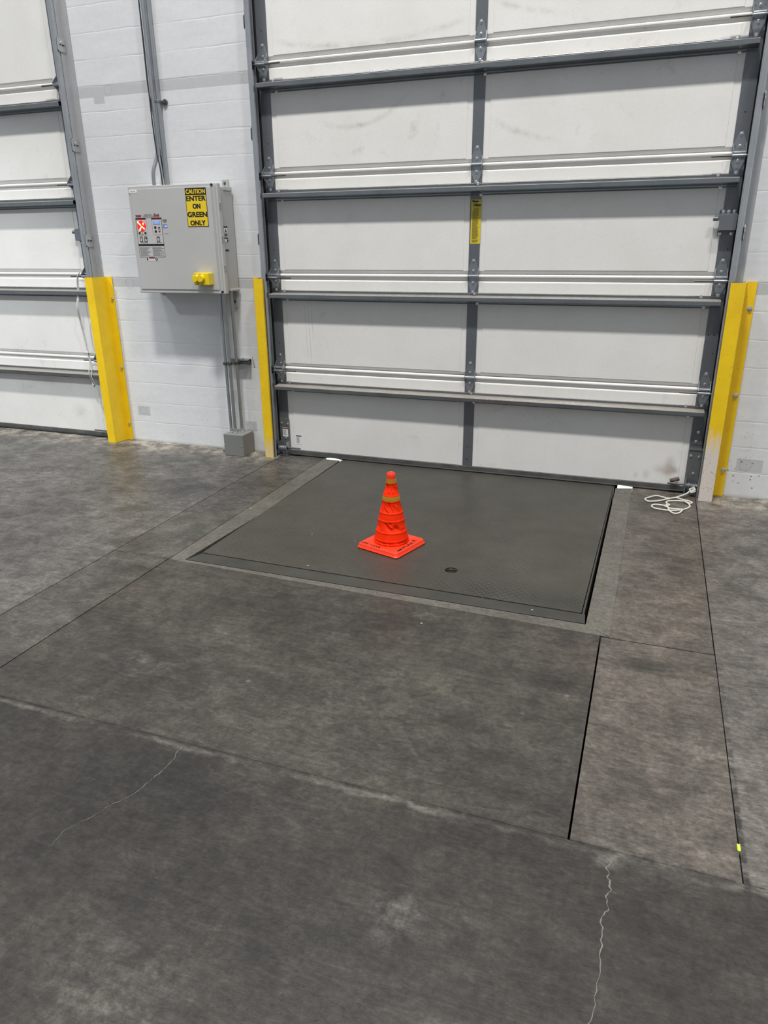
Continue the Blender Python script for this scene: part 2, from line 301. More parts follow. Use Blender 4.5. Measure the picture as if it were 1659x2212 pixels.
# ------------------------------------------------------------------ mesh helpers
class MB:
    def __init__(s): s.v = []; s.f = []; s.mi = []; s.k = 0
    def add(s, vs, fs):
        n = len(s.v); s.v += [tuple(a) for a in vs]; s.f += [tuple(i + n for i in f) for f in fs]; s.mi += [s.k] * len(fs); return s
    def box(s, x0, x1, y0, y1, z0, z1):
        v = [(x, y, z) for z in (z0, z1) for y in (y0, y1) for x in (x0, x1)]
        return s.add(v, [(0, 2, 3, 1), (4, 5, 7, 6), (0, 1, 5, 4), (2, 6, 7, 3), (0, 4, 6, 2), (1, 3, 7, 5)])
    def prism(s, prof, a, b, axis='x'):
        # prof = list of 2D points, extruded along axis from a to b
        def P(p, t):
            if axis == 'x': return (t, p[0], p[1])
            if axis == 'z': return (p[0], p[1], t)
            return (p[0], t, p[1])
        n = len(prof); v = [P(p, a) for p in prof] + [P(p, b) for p in prof]
        f = [tuple(range(n))[::-1], tuple(range(n, 2 * n))] + [(i, (i + 1) % n, n + (i + 1) % n, n + i) for i in range(n)]
        return s.add(v, f)
    def strip(s, pts, th, a, b, axis='x'):
        # open 2D polyline given thickness th, extruded along axis (bent sheet metal)
        n = len(pts); L = []; R = []
        for i, p in enumerate(pts):
            d0 = Vector(pts[i]) - Vector(pts[i - 1]) if i else Vector(pts[1]) - Vector(pts[0])
            d1 = Vector(pts[i + 1]) - Vector(pts[i]) if i < n - 1 else d0
            d0 = d0.normalized(); d1 = d1.normalized(); m = Vector((-(d0 + d1).y, (d0 + d1).x))
            m = m.normalized() if m.length > 1e-6 else Vector((-d0.y, d0.x)); k = max(.35, m.dot(Vector((-d0.y, d0.x))))
            L.append(Vector(p) + m * th / 2 / k); R.append(Vector(p) - m * th / 2 / k)
        for i in range(n - 1):
            s.prism([tuple(L[i]), tuple(L[i + 1]), tuple(R[i + 1]), tuple(R[i])], a, b, axis)
        return s
    def cyl(s, p0, p1, r, n=16, r1=None):
        p0 = Vector(p0); p1 = Vector(p1); r1 = r if r1 is None else r1; d = (p1 - p0).normalized()
        u = d.orthogonal().normalized(); w = d.cross(u)
        v = [p0 + (u * math.cos(2 * PI * i / n) + w * math.sin(2 * PI * i / n)) * r for i in range(n)] + [p1 + (u * math.cos(2 * PI * i / n) + w * math.sin(2 * PI * i / n)) * r1 for i in range(n)]
        return s.add(v, [tuple(range(n))[::-1], tuple(range(n, 2 * n))] + [(i, (i + 1) % n, n + (i + 1) % n, n + i) for i in range(n)])
    def lathe(s, prof, c=(0, 0, 0), n=32, axis='z', cap=True):
        v = []; f = []
        for r, h in prof:
            for i in range(n):
                a = 2 * PI * i / n; q = (r * math.cos(a), r * math.sin(a), h)
                if axis == 'y': q = (q[0], h, q[1])
                if axis == 'x': q = (h, q[0], q[1])
                v.append((q[0] + c[0], q[1] + c[1], q[2] + c[2]))
        m = len(prof)
        for j in range(m - 1):
            for i in range(n): f.append((j * n + i, j * n + (i + 1) % n, (j + 1) * n + (i + 1) % n, (j + 1) * n + i))
        if cap: f += [tuple(range(n))[::-1], tuple(range((m - 1) * n, m * n))]
        return s.add(v, f)
    def poly(s, pts, y0, y1):
        # outline in (x, z), thick in y
        return s.prism([(p[0], p[1]) for p in pts], y0, y1, 'y')
    def tube(s, pts, r, n=10, lobes=0, twist=0.0, amp=.0, cap=True):
        P = [Vector(p) for p in pts]; v = []; f = []; up = Vector((0, 0, 1)); prev = None; L = 0
        for i, p in enumerate(P):
            d = (P[min(i + 1, len(P) - 1)] - P[max(i - 1, 0)]).normalized()
            if prev is None: u = d.orthogonal().normalized()
            else: u = (prev - d * prev.dot(d)).normalized()
            prev = u; w = d.cross(u)
            if i: L += (P[i] - P[i - 1]).length
            for k in range(n):
                a = 2 * PI * k / n; rr = r * (1 + amp * math.cos(lobes * a - L * twist)) if lobes else r
                v.append(p + (u * math.cos(a) + w * math.sin(a)) * rr)
        for i in range(len(P) - 1):
            for k in range(n): f.append((i * n + k, i * n + (k + 1) % n, (i + 1) * n + (k + 1) % n, (i + 1) * n + k))
        if cap: f += [tuple(range(n))[::-1], tuple(range((len(P) - 1) * n, len(P) * n))]
        return s.add(v, f)
    def build(s, name, mats, parent=None, smooth=False, bevel=0.0, loc=None, seg=2):
        o0 = Vector((0, 0, 0)); q = parent
        while q: o0 += q.location; q = q.parent
        base = o0 + (Vector(loc) - o0 if loc is not None else Vector((0, 0, 0)))
        me = bpy.data.meshes.new(name)
        me.from_pydata([tuple(Vector(a) - base) for a in s.v], [], s.f)
        for m in (mats if isinstance(mats, (list, tuple)) else [mats]): me.materials.append(m)
        for p, k in zip(me.polygons, s.mi): p.material_index = k
        bm = bmesh.new(); bm.from_mesh(me); bmesh.ops.recalc_face_normals(bm, faces=bm.faces[:])
        if bevel:
            es = [e for e in bm.edges if len(e.link_faces) == 2 and e.calc_face_angle() > .6]
            bmesh.ops.bevel(bm, geom=es, offset=bevel, segments=seg, affect='EDGES', profile=.5, clamp_overlap=True)
        bm.to_mesh(me); bm.free()
        if smooth:
            for p in me.polygons: p.use_smooth = True
            me.set_sharp_from_angle(angle=math.radians(38))
        o = bpy.data.objects.new(name, me); C.objects.link(o); o.location = base - o0
        if parent: o.parent = parent
        return o

def islands(mb, name, mats, parent=None, smooth=False, bevel=0.0):
    # one object per connected piece
    par = list(range(len(mb.v)))
    def find(a):
        while par[a] != a: par[a] = par[par[a]]; a = par[a]
        return a
    for f in mb.f:
        for i in f[1:]: par[find(i)] = find(f[0])
    g = {}
    for f in mb.f: g.setdefault(find(f[0]), []).append(f)
    out = []
    for fs in g.values():
        ids = sorted({i for f in fs for i in f}); k = {a: b for b, a in enumerate(ids)}; m = MB(); m.add([mb.v[i] for i in ids], [tuple(k[i] for i in f) for f in fs])
        out.append(m.build(name, mats, parent, smooth, bevel))
    return out

def empty(name, loc=(0, 0, 0)):
    o = bpy.data.objects.new(name, None); o.location = loc; o.empty_display_size = .1; C.objects.link(o); return o
def tag(o, label=None, cat=None, group=None, kind=None):
    if label: o['label'] = label
    if cat: o['category'] = cat
    if group: o['group'] = group
    if kind: o['kind'] = kind
    return o
def copy_at(o, parent, loc, name=None):
    c = o.copy(); C.objects.link(c); c.parent = parent; c.location = loc
    return c
def smoothpath(pts, k=6):
    P = [Vector(p) for p in pts]; out = []
    for i in range(len(P) - 1):
        a, b, c, d = P[max(i - 1, 0)], P[i], P[i + 1], P[min(i + 2, len(P) - 1)]
        for j in range(k):
            t = j / k; out.append(.5 * ((2 * b) + (c - a) * t + (2 * a - 5 * b + 4 * c - d) * t * t + (3 * b - a - 3 * c + d) * t ** 3))
    out.append(P[-1]); return out

_tc = {}
def text_geo(txt, bold=0.0):
    k = (txt, bold)
    if k in _tc: return _tc[k]
    cu = bpy.data.curves.new('t', 'FONT'); cu.body = txt; cu.size = 1; cu.offset = bold; cu.resolution_u = 3; cu.fill_mode = 'BOTH'; cu.extrude = .0
    o = bpy.data.objects.new('t', cu); C.objects.link(o); dg = bpy.context.evaluated_depsgraph_get(); me = bpy.data.meshes.new_from_object(o.evaluated_get(dg))
    v = [(a.co.x, a.co.y) for a in me.vertices]; f = [tuple(p.vertices) for p in me.polygons]
    bpy.data.objects.remove(o); bpy.data.curves.remove(cu); bpy.data.meshes.remove(me)
    x0 = min(a[0] for a in v); x1 = max(a[0] for a in v); y0 = min(a[1] for a in v); y1 = max(a[1] for a in v)
    v = [((a - x0) / (x1 - x0), (b - y0) / (y1 - y0)) for a, b in v]; _tc[k] = (v, f); return _tc[k]
def text(mb, txt, x0, x1, z0, z1, y, bold=0.0, fn=None, heavy=0.0):
    if heavy:      # thick grotesque strokes from a few overlapping copies
        w = heavy * (z1 - z0)
        for q, (dx, dz) in enumerate(((0, 0), (.5, .3), (1, 0), (0, .55), (1, .55))): text(mb, txt, x0 + w * dx, x1 - w * (1 - dx), z0 + w * dz, z1 - w * (.55 - dz), y - q * .00005, bold)
        return mb
    v, f = text_geo(txt, bold)
    fn = fn or (lambda a, b: (x0 + a * (x1 - x0), y, z0 + b * (z1 - z0)))
    return mb.add([fn(a, b) for a, b in v], f)

# ------------------------------------------------------------------ setting: floor
GAPW = .0011
fl = MB()
def slab(pts, k=0, top=0.0, bot=-.3):
    fl.k = k; n = len(pts); v = [(x, y, top) for x, y in pts] + [(x, y, bot) for x, y in pts]
    fl.k = k; fl.add(v[:n] + [], [tuple(range(n))])
    fl.k = k; fl.add(v, [(i, (i + 1) % n, n + (i + 1) % n, n + i) for i in range(n)])
def rect(x0, x1, y0, y1, k=0, g=GAPW): slab([(x0 + g, y0 + g), (x1 - g, y0 + g), (x1 - g, y1 - g), (x0 + g, y1 - g)], k)
YJ = -2.988
rect(-7, -.0525, YJ, .02)
rect(-.05, .272, -1.842, .02)
rect(-.05, .268, YJ, -1.842)
slab([(.272, YJ + GAPW), (2.2995, YJ + GAPW), (2.2995, -1.914), (.272, -1.845)])
slab([(2.3365, -1.918), (2.7055, -1.918), (2.7055, .02), (2.3512, .02)])
rect(2.3045, 2.708, YJ, -1.922)
rect(2.709, 7, YJ, .02)
rect(-7, 7, -9, YJ + .0012)
# smoother grout strips around the leveller pit
slab([(.2735, -1.843), (.352, -1.823), (.394, -1.15), (.398, -.035), (.2735, -.035)], 1)
slab([(.2735, -1.843), (2.304, -1.912), (2.336, -1.912), (2.2395, -1.842), (.352, -1.8245)], 1)
slab([(2.2400, -1.842), (2.336, -1.915), (2.350, -.027), (2.254, -.055)], 1)
fl.k = 2; fl.add([(.405, .021, 0.0), (2.262, .021, 0.0), (2.262, .021, -.3), (.405, .021, -.3)], [(0, 1, 2, 3)])
fl.k = 2; fl.add([(-7, -9, -.3), (7, -9, -.3), (7, .02, -.3), (-7, .02, -.3)], [(0, 1, 2, 3)])
floor = fl.build('floor', [MF, MG, BLK])
tag(floor, 'stained grey concrete warehouse floor with saw-cut joints', 'floor', kind='structure')
# mineral-filled hairline cracks (parts of the floor)
def crack(pts, w, seed):
    random.seed(seed); P = smoothpath([(x, y, 0) for x, y in pts], 9); L = []; R = []; mb = MB()
    off = 0
    for i, p in enumerate(P):
        off = off * .6 + random.uniform(-.0045, .0045); d = (P[min(i + 1, len(P) - 1)] - P[max(i - 1, 0)]).normalized(); nrm = Vector((-d.y, d.x, 0))
        q = p + nrm * off; ww = w * random.uniform(.25, 1.0) * (1 - .6 * i / len(P)); L.append(q + nrm * ww); R.append(q - nrm * ww)
    n = len(P); v = [(a.x, a.y, .0006) for a in L] + [(a.x, a.y, .0006) for a in R]
    mb.add(v, [(i, i + 1, n + i + 1, n + i) for i in range(n - 1)]); return mb.build('crack', CRK, floor)
crack([(1.157, YJ - .02), (1.160, -3.09), (1.154, -3.15), (1.145, -3.20), (1.108, -3.291), (1.066, -3.384), (1.06, -3.45)], .0016, 3)
crack([(2.408, YJ - .02), (2.403, -3.05), (2.412, -3.1), (2.409, -3.15), (2.404, -3.22), (2.408, -3.33), (2.395, -3.45)], .0030, 5)
o = MB().box(2.7045, 2.712, -2.885, -2.862, -.012, .002).build('plastic_chip', plain('lime_plastic', (.55, .75, .05), .5), None)
tag(o, 'tiny yellow-green plastic scrap stuck in the right floor joint', 'debris')

# ------------------------------------------------------------------ setting: wall
wb = MB(); TOP = 7.5
wb.box(-1.500, -.092, .0, .25, 0, TOP); wb.box(2.735, 7, .0, .25, 0, TOP); wb.box(-7, -4.36, 0, .25, 0, TOP)
wb.box(-4.36, -1.500, .0, .25, 3.10, TOP); wb.box(-.092, 2.735, 0, .25, 3.10, TOP)
WALL = wb.build('wall_back', MW); tag(WALL, 'white painted formed concrete wall with grey unpainted bands and the door openings', 'wall', kind='structure')
gm = MB().box(-12, 12, .26, 14, -1.3, -1.2).build('apron_ground', plain('sunlit_apron', (.6, .6, .58), .8))
tag(gm, 'bright concrete apron outside, glimpsed as white slivers under the big door', 'ground', kind='structure')

# ------------------------------------------------------------------ overhead doors
JZ = [.6245, 1.2345, 1.8445, 2.4545, 3.0645]
bolt_mesh = None
def bolt_proto():
    mb = MB(); mb.lathe([(.0085, 0), (.0085, -.0012), (.0062, -.0014), (.0062, -.0055), (.0045, -.0065)], axis='y', n=12)
    return mb
def make_bolt(parent, loc):
    global bolt_mesh
    if bolt_mesh is None:
        o = bolt_proto().build('bolt', BOLT, smooth=True); bolt_mesh = o.data; bpy.data.objects.remove(o)
    o = bpy.data.objects.new('bolt', bolt_mesh); C.objects.link(o); o.parent = parent; o.location = loc; return o
def hinge(door, cx, z, mats, end=0):
    """end: -1 left edge, +1 right edge of the slab, 0 centre stile"""
    off = door.location
    mb = MB(); y = -.005
    mb.poly([(cx - .030, z + .004), (cx + .030, z + .004), (cx + .030, z + .042), (cx + .009, z + .098), (cx - .009, z + .098), (cx - .030, z + .042)], y - .0035, y)
    mb.poly([(cx - .030, z - .004), (cx + .030, z - .004), (cx + .030, z - .045), (cx + .009, z - .099), (cx - .009, z - .099), (cx - .030, z - .045)], y - .0035, y)
    mb.cyl((cx - .032, y - .010, z), (cx + .032, y - .010, z), .0085, 14)
    for sx in (-1, 1):
        xx = cx + sx * .031; d = .018 if end == 0 else .046
        mb.prism([(y, z + .048), (y - d, z + .002), (y - d, z - .022), (y - d * .6, z - .028), (y, z - .05)], xx - .0013, xx + .0013, 'x')
    o = mb.build('hinge', mats, door, bevel=.0006, loc=(cx, 0, z), seg=1)
    for dz in (.088, .032, -.036, -.091): make_bolt(o, (0, y - .0035, dz))
    h = MB(); h.k = 0
    for sx in (-1, 1): h.cyl((cx + sx * .021, y - .0036, z + .03), (cx + sx * .021, y - .0040, z + .03), .0022, 8)
    for sx in (-1, 1): h.cyl((cx + sx * .021, y - .0036, z - .022), (cx + sx * .021, y - .0040, z - .022), .0022, 8)
    islands(h, 'screw_hole', BLK, o)
    if end:
        tb = MB(); tb.cyl((cx - .033, -.044, z - .016), (cx + .033, -.044, z - .016), .0085, 14); tb.build('roller_carrier', mats, o, smooth=True)
        r = MB(); a = cx - end * .13; b = cx + end * .060
        r.cyl((a, -.044, z - .016), (b, -.044, z - .016), .0052, 12); ro = r.build('roller', SHAFT, door, smooth=True)
        w = MB(); w.lathe([(.006, -.011), (.021, -.010), (.023, -.004), (.021, 0), (.023, .004), (.021, .010), (.006, .011)], c=(b, -.044, z - .016), axis='x', n=24); w.build('roller_wheel', RUB, ro, smooth=True)
    return o

def strut(door, x0, x1, zj):
    pts = [(-.0035, zj - .096), (-.0035, zj - .113), (-.070, zj - .118), (-.0755, zj - .121), (-.0755, zj - .140), (-.070, zj - .143), (-.0035, zj - .147), (-.0035, zj - .163)]
    mb = MB(); mb.strip(pts, .0022, x0, x1, 'x')
    for zc in (zj - .100, zj - .159): mb.cyl((x0, -.0045, zc), (x1, -.0045, zc), .003, 8)
    return mb.build('strut', GLIP, door, loc=(x0, 0, zj - .13))

def section(door, x0, x1, xc, z0, z1, first):
    """one insulated door section: skin with a recessed lower lip and rolled upper rib"""
    mb = MB()
    prof = [(.05, z0), (.014 if not first else .0, z0), (.014 if not first else .0, z0 + .013), (0, z0 + .030), (0, z1 - .034), (.015, z1 - .027), (.015, z1 - .009), (-.002, z1 - .007), (-.004, z1 - .004), (-.004, z1 + .002), (-.001, z1 + .006), (.006, z1 + .009), (.05, z1 + .009)]
    if not first: prof[0] = (.05, z0 + .0105); prof[1] = (.016, z0 + .0105)
    mb.prism(prof, x0, x1, 'x')
    o = mb.build('door_section', MP, door, loc=((x0 + x1) / 2, 0, z0))
    # raised skin fields between the stiles
    b = MB()
    for a, c in ((x0 + .105, xc - .065), (xc + .065, x1 - .105)):
        b.box(a, c, -.0022, .001, z0 + (.033 if not first else .004), z1 - .036)
    islands(b, 'skin_field', MP, o, bevel=.0018)
    s = MB()
    for a, c in ((x0, x0 + .070), (x1 - .070, x1)):
        s.box(a, c, -.005, .001, z0 + (.006 if not first else 0), z1 - .002)
        s2 = s
    e1 = MB().box(x0, x0 + .070, -.005, .001, z0 + .004, z1 - .003); e1.build('end_stile', GDARK, o, bevel=.0012)
    e2 = MB().box(x1 - .070, x1, -.005, .001, z0 + .004, z1 - .003); e2.build('end_stile', GDARK, o, bevel=.0012)
    e3 = MB().box(xc - .0325, xc + .0325, -.0048, .001, z0 + .004, z1 - .003); e3.build('centre_stile', GDARK, o, bevel=.0012)
    return o

def slide_lock(door, xc, zc, side):
    mb = MB(); w = .042
    mb.strip([(-.004, zc + .062), (-.004, zc + .046), (-.050, zc + .036), (-.052, zc - .036), (-.006, zc - .040), (-.004, zc - .062)], .003, xc - w, xc + w, 'x')
    o = mb.build('slide_lock', GDARK, door, loc=(xc, 0, zc))
    for dx in (-.026, 0, .028): make_bolt(o, (dx, -.0055, .055))
    make_bolt(o, (.028, -.0055, -.055)); make_bolt(o, (-.030, -.0055, -.055))
    b = MB().box(xc - side * .055, xc + side * .058, -.036, -.026, zc + .010, zc + .034); b.build('lock_bolt', GALV, o, bevel=.001)
    b = MB().cyl((xc - side * .072, -.034, zc + .02), (xc - side * .050, -.034, zc + .02), .011, 14); b.build('lock_knob', GDARK, o, smooth=True)
    return o

def door(name, X0, XC, X1, label, rights_only=False, zoff=0.0):
    d = empty(name, ((X0 + X1) / 2, 0, 0)); tag(d, label, 'door', kind='structure')
    zs = [.036] + JZ
    for i in range(5): section(d, X0, X1, XC, zs[i], zs[i + 1], i == 0)
    for zj in JZ[:4]:
        strut(d, X0 + .012, X1 - .020, zj)
        if not rights_only:
            hinge(d, X0 + .036, zj, GALV, -1); hinge(d, XC, zj, GALV)
        hinge(d, X1 - .036, zj, GALV, 1)
        # strut fixing bolts
    mb = MB(); mb.box(X0 + .03, X1 - .03, -.008, .03, .010, .040); mb.build('bottom_retainer', RET, d, bevel=.003)
    return d

# --- the large door in front of the leveller
D1 = door('door_1', -.070, 1.305, 2.710, 'large white sectional overhead door with grey stiles and horizontal struts, closed behind the dock plate')
# hollow bulb seal: lifts slightly beside both pit corners, leaving slivers of daylight
def seal(parent, x0, x1, lifts, name='bottom_seal'):
    mb = MB(); n = 160; v = []; f = []
    for i in range(n + 1):
        x = x0 + (x1 - x0) * i / n; z = .0005
        for c, wl, wr, h in lifts:
            if c - wl < x < c + wr: u = (x - c) / (wr if x > c else wl); z = max(z, h * (1 - abs(u)))
        ring = [(.020, .014), (-.012, .014), (-.018, .009), (-.016, z + .001), (-.006, z), (.012, z)]
        v += [(x, a, max(b, z)) for a, b in ring]
    for i in range(n):
        for k in range(6): f.append((i * 6 + k, i * 6 + (k + 1) % 6, i * 6 + 6 + (k + 1) % 6, i * 6 + 6 + k))
    f += [tuple(range(6)), tuple(range(n * 6, n * 6 + 6))]
    mb.add(v, f); return mb.build(name, RUB, parent)
seal(D1, -.04, 2.68, [(.34, .09, .065, .009), (2.262, .012, .15, .012), (.075, .03, .03, .004)])
# bottom corner brackets
for side, xc in ((-1, -.031), (1, 2.678)):
    b = MB().box(xc - .037, xc + .037, -.010, -.0055, .012, .268)
    if side > 0: b.box(xc - .037, xc + .037, -.016, -.0055, .268, .273)
    o = b.build('bottom_bracket', mat_galv('bracket_steel', (.20, .205, .21), .6, .42, 8) if side < 0 else bpy.data.materials['bracket_steel'], D1, bevel=.001, loc=(xc, 0, .012))
    for dx, z in ((-.022, .232), (.024, .228), (.004, .125)): make_bolt(o, (dx, -.010, z - .012 if z else 0))
    c = MB(); c.box(xc - .034, xc - .031, -.066, -.010, .02, .105); c.box(xc + .031, xc + .034, -.066, -.010, .02, .105); c.cyl((xc - .034, -.050, .060), (xc + .034, -.050, .060), .0115, 16)
    islands(c, 'cable_pin', GALV, o, bevel=.0008)
    sp = MB(); pts = [(xc - .028 + .056 * i / 90, -.050 + .019 * math.cos(i * .42), .060 + .019 * math.sin(i * .42)) for i in range(91)]; sp.tube(pts, .0026, 6); sp.build('coil_spring', GALV, o, smooth=True)
    r = MB(); a = xc - side * .132; bb = xc + side * .058; r.cyl((a, -.044, .062), (bb, -.044, .062), .0058, 12); ro = r.build('roller', SHAFT, D1, smooth=True)
    w = MB(); w.lathe([(.006, -.011), (.021, -.010), (.023, 0), (.021, .010), (.006, .011)], c=(bb, -.044, .062), axis='x', n=24); w.build('roller_wheel', RUB, ro, smooth=True)
    b = MB().box(xc - .036, xc + .036, -.052, -.008, .004, .011); b.build('bracket_foot', GALV, o)
    if side > 0:
        h = MB(); h.poly([(xc - .030, .30), (xc + .030, .30), (xc + .018, .37), (xc + .006, .40), (xc - .012, .40), (xc - .020, .36)], -.0085, -.0055); h = h.build('reinforcing_plate', GDARK, D1, bevel=.0008, loc=(xc, 0, .30))
        make_bolt(h, (.0, -.0085, .075)); make_bolt(h, (-.006, -.0085, .02))
        s2 = MB().box(xc - .037, xc + .037, -.013, -.0055, .2735, .279); s2.build('bracket_lip', GALV, o)
slide_lock(D1, 2.667, 1.512, 1)
# strut screws along the struts
for zj in JZ[:4]:
    for x in (.045, 1.335, 2.61):
        make_bolt(D1, (x - D1.location.x, -.006, zj - .160)); make_bolt(D1, (x - .02 - D1.location.x, -.006, zj - .100))
# punched holes in the stiles
hb = MB()
for x, z in ((2.689, 1.38), (2.655, .93), (2.685, .93), (2.69, .83), (2.68, .67), (-.036, 1.39), (-.036, .79), (-.034, 2.015), (-.036, 2.62), (1.302, .17), (1.302, .085), (2.676, 2.03), (2.67, .165), (-.033, .25)):
    hb.cyl((x, -.0052, z), (x, -.0056, z), .0036, 10)
islands(hb, 'punched_hole', BLK, D1)
# pull grip near the right bottom corner
g = MB(); g.tube([(2.560, -.022, .070), (2.575, -.024, .076), (2.597, -.024, .084), (2.609, -.022, .088)], .012, 10); g = g.build('foot_grip', BRN, D1, smooth=True)
MB().box(2.563, 2.602, -.012, -.002, .048, .054).build('grip_bracket', GALV, g)
# stickers on the door
st = MB().box(1.2795, 1.3395, -.0055, -.0049, 1.418, 1.660).build('warning_sticker', YST2, D1)
st['label'] = 'tall yellow printed sticker'
k = MB(); text(k, 'Wayne', 1.2835, 1.3225, 1.6415, 1.6570, -.0058, .0, None, .14); text(k, '-', 1.305, 1.312, 1.6395, 1.6405, -.0058); text(k, 'Dalton', 1.292, 1.3375, 1.6240, 1.6395, -.0058, .0, None, .14); k.build('sticker_heading', INK, st)
k = MB(); random.seed(2); k.box(1.2830, 1.3370, -.0059, -.0056, 1.6195, 1.6205)
z = 1.6130
while z > 1.424:
    w = random.choice((.030, .034, .036, .030, .018)) if z > 1.595 else random.choice((.036, .034, .037, .028, .038))
    xa = 1.310 - w / 2 if z > 1.595 else 1.288
    if not (1.4385 < z < 1.4425): k.box(xa, xa + w, -.0059, -.0056, z, z + .0022)
    z -= .0036
k.build('sticker_print', INKO, st)
def small_label(parent, x0, x1, z0, z1, y, head, name='small_label'):
    o = MB().box(x0, x1, y, y + .0006, z0, z1).build(name, WST, parent)
    k = MB().box(x0, x1, y - .0003, y, z1 - .010, z1 - .002); k.build('label_header', head, o)
    k = MB(); z = z1 - .015
    while z > z0 + .008: k.box(x0 + .003, x1 - random.choice((.004, .012, .016)), y - .0003, y, z - .002, z); z -= .0042
    k.build('label_print', INKG, o); return o
small_label(D1, -.0485, -.0065, .134, .199, -.0112, plain('orange_header', (.16, .035, .01), .5)); small_label(D1, .051, .093, .082, .150, -.0032, INK)
tag(MB().box(-.0905, -.0705, .004, .055, 0, 3.08).build('trim_1', RUB), 'black rubber jamb seal along the left edge of the large door', 'seal', kind='structure')
tag(MB().box(2.7105, 2.7335, .004, .055, 0, 3.08).build('trim_2', RUB), 'black rubber jamb seal along the right edge of the large door', 'seal', kind='structure')

# --- left neighbouring door, only its right half reaches the picture
D2 = door('door_2', -4.315, -2.93, -1.535, 'neighbouring white overhead door cut by the left picture edge', True)
seal(D2, -4.28, -1.56, [])
xc = -1.571
o = MB().box(xc - .037, xc + .037, -.010, -.0055, .012, .268).build('bottom_bracket', bpy.data.materials['bracket_steel'], D2, bevel=.001)
MB().cyl((-1.700, -.044, .062), (-1.520, -.044, .062), .0058, 12).build('roller', SHAFT, D2, smooth=True)
slide_lock(D2, -1.562, 1.500, 1)
tag(MB().box(-1.534, -1.512, .004, .055, 0, 3.08).build('trim_3', RUB), 'black rubber jamb seal beside the left overhead door', 'seal', kind='structure')

# ------------------------------------------------------------------ vertical tracks
def track(name, xw, s, label, zt=3.3, wide=.0, ang=.045):
    """xw = web position, s = +1 opens towards +x. Rolled channel, wall angle and slotted brackets"""
    t = empty(name, (xw, -.05, 0.0)); tag(t, label, 'door track', 'vertical roller tracks beside the overhead doors')
    mb = MB(); a, b = -.086, -.022
    mb.strip([(xw + s * .030, a + .006), (xw + s * .024, a), (xw + s * .006, a), (xw, a + .008), (xw, b - .006), (xw + s * .006, b), (xw + s * .024, b)], .0024, .004, zt, 'z')
    mb.build('channel', GTRK, t, smooth=False, bevel=0)
    m2 = MB(); xo = xw - s * .004
    m2.strip([(xo, -.055), (xo, -.0035), (xo - s * ang, -.0035)] if ang > 0 else [(xo, -.055), (xo, -.0035)], .003, .004, zt, 'z'); m2.build('wall_angle', LGALV, t)
    for zb in (.42, 1.02, 1.46, 2.07, 2.66):
        p = MB(); xs = xo - s * .004
        p.prism([(-.080, zb - .030), (-.070, zb - .040), (-.012, zb - .040), (-.012, zb + .040), (-.066, zb + .040), (-.080, zb + .026)], xs - .0015, xs + .0015, 'x')
        q = p.build('track_bracket', mat_galv('bracket_plate', (.46, .465, .47), .6, .45) if 'bracket_plate' not in bpy.data.materials else bpy.data.materials['bracket_plate'], t)
        h = MB()
        for yy, w in ((-.030, .010), (-.058, .005)): h.box(xs - s * .0028 - .0012, xs - s * .0028 + .0012, yy - w, yy + w, zb - .003, zb + .003)
        islands(h, 'slot', BLK, q)
        c = MB(); c.lathe([(.009, 0), (.009, .003), (.006, .005)], c=(xs - s * .002, -.046, zb + .012), axis='x', n=12); c.build('bolt', BOLT, q)
    return t
T1 = track('door_track', -.101, 1, 'galvanised track running up the left side of the large door', ang=0)
T2 = track('door_track', 2.742, -1, 'galvanised track running up the right side of the large door', ang=.04)
T3 = track('door_track', -1.497, -1, 'bright galvanised track beside the cut-off left door', ang=.05)
# foot angle shims
# ------------------------------------------------------------------ yellow guards
def guard(name, xf0, xf1, side, yf, mat, label, screws):
    """xf0..xf1 front face, side = +1 when the return and wall flange are on the right"""
    H = 1.215; g = empty(name, ((xf0 + xf1) / 2, yf / 2, 0)); tag(g, label, 'guard', 'yellow steel track guards')
    xs = xf1 if side > 0 else xf0; xo = xs + side * .018; fl_ = xo + side * .052; xn = xf0 if side > 0 else xf1
    mb = MB(); mb.strip([(xn, yf + .012), (xn, yf), (xs, yf), (xo, -.005), (fl_, -.005)], .005, .001, H, 'z')
    mb.build('guard_channel', mat, g, loc=(xn, yf, 0))
    for z in screws:
        c = MB(); c.lathe([(.014, 0), (.014, -.002), (.008, -.003), (.008, -.010), (.005, -.011)], c=(xo + side * .034, -.0075, z), axis='y', n=14); c.build('anchor_bolt', BOLT, g, smooth=True)
    return g
guard('track_guard', -1.502, -1.440, 1, -.130, YEL, 'clean bright yellow steel guard beside the left door', (.13, .56, 1.06))
guard('track_guard', -.136, -.078, -1, -.120, YELM, 'narrow yellow steel guard left of the large door', (.15, .6, 1.05))
guard('track_guard', 2.722, 2.790, 1, -.140, YELR, 'yellow steel guard right of the large door, paint scraped white at its foot', (.16, .60, 1.075))

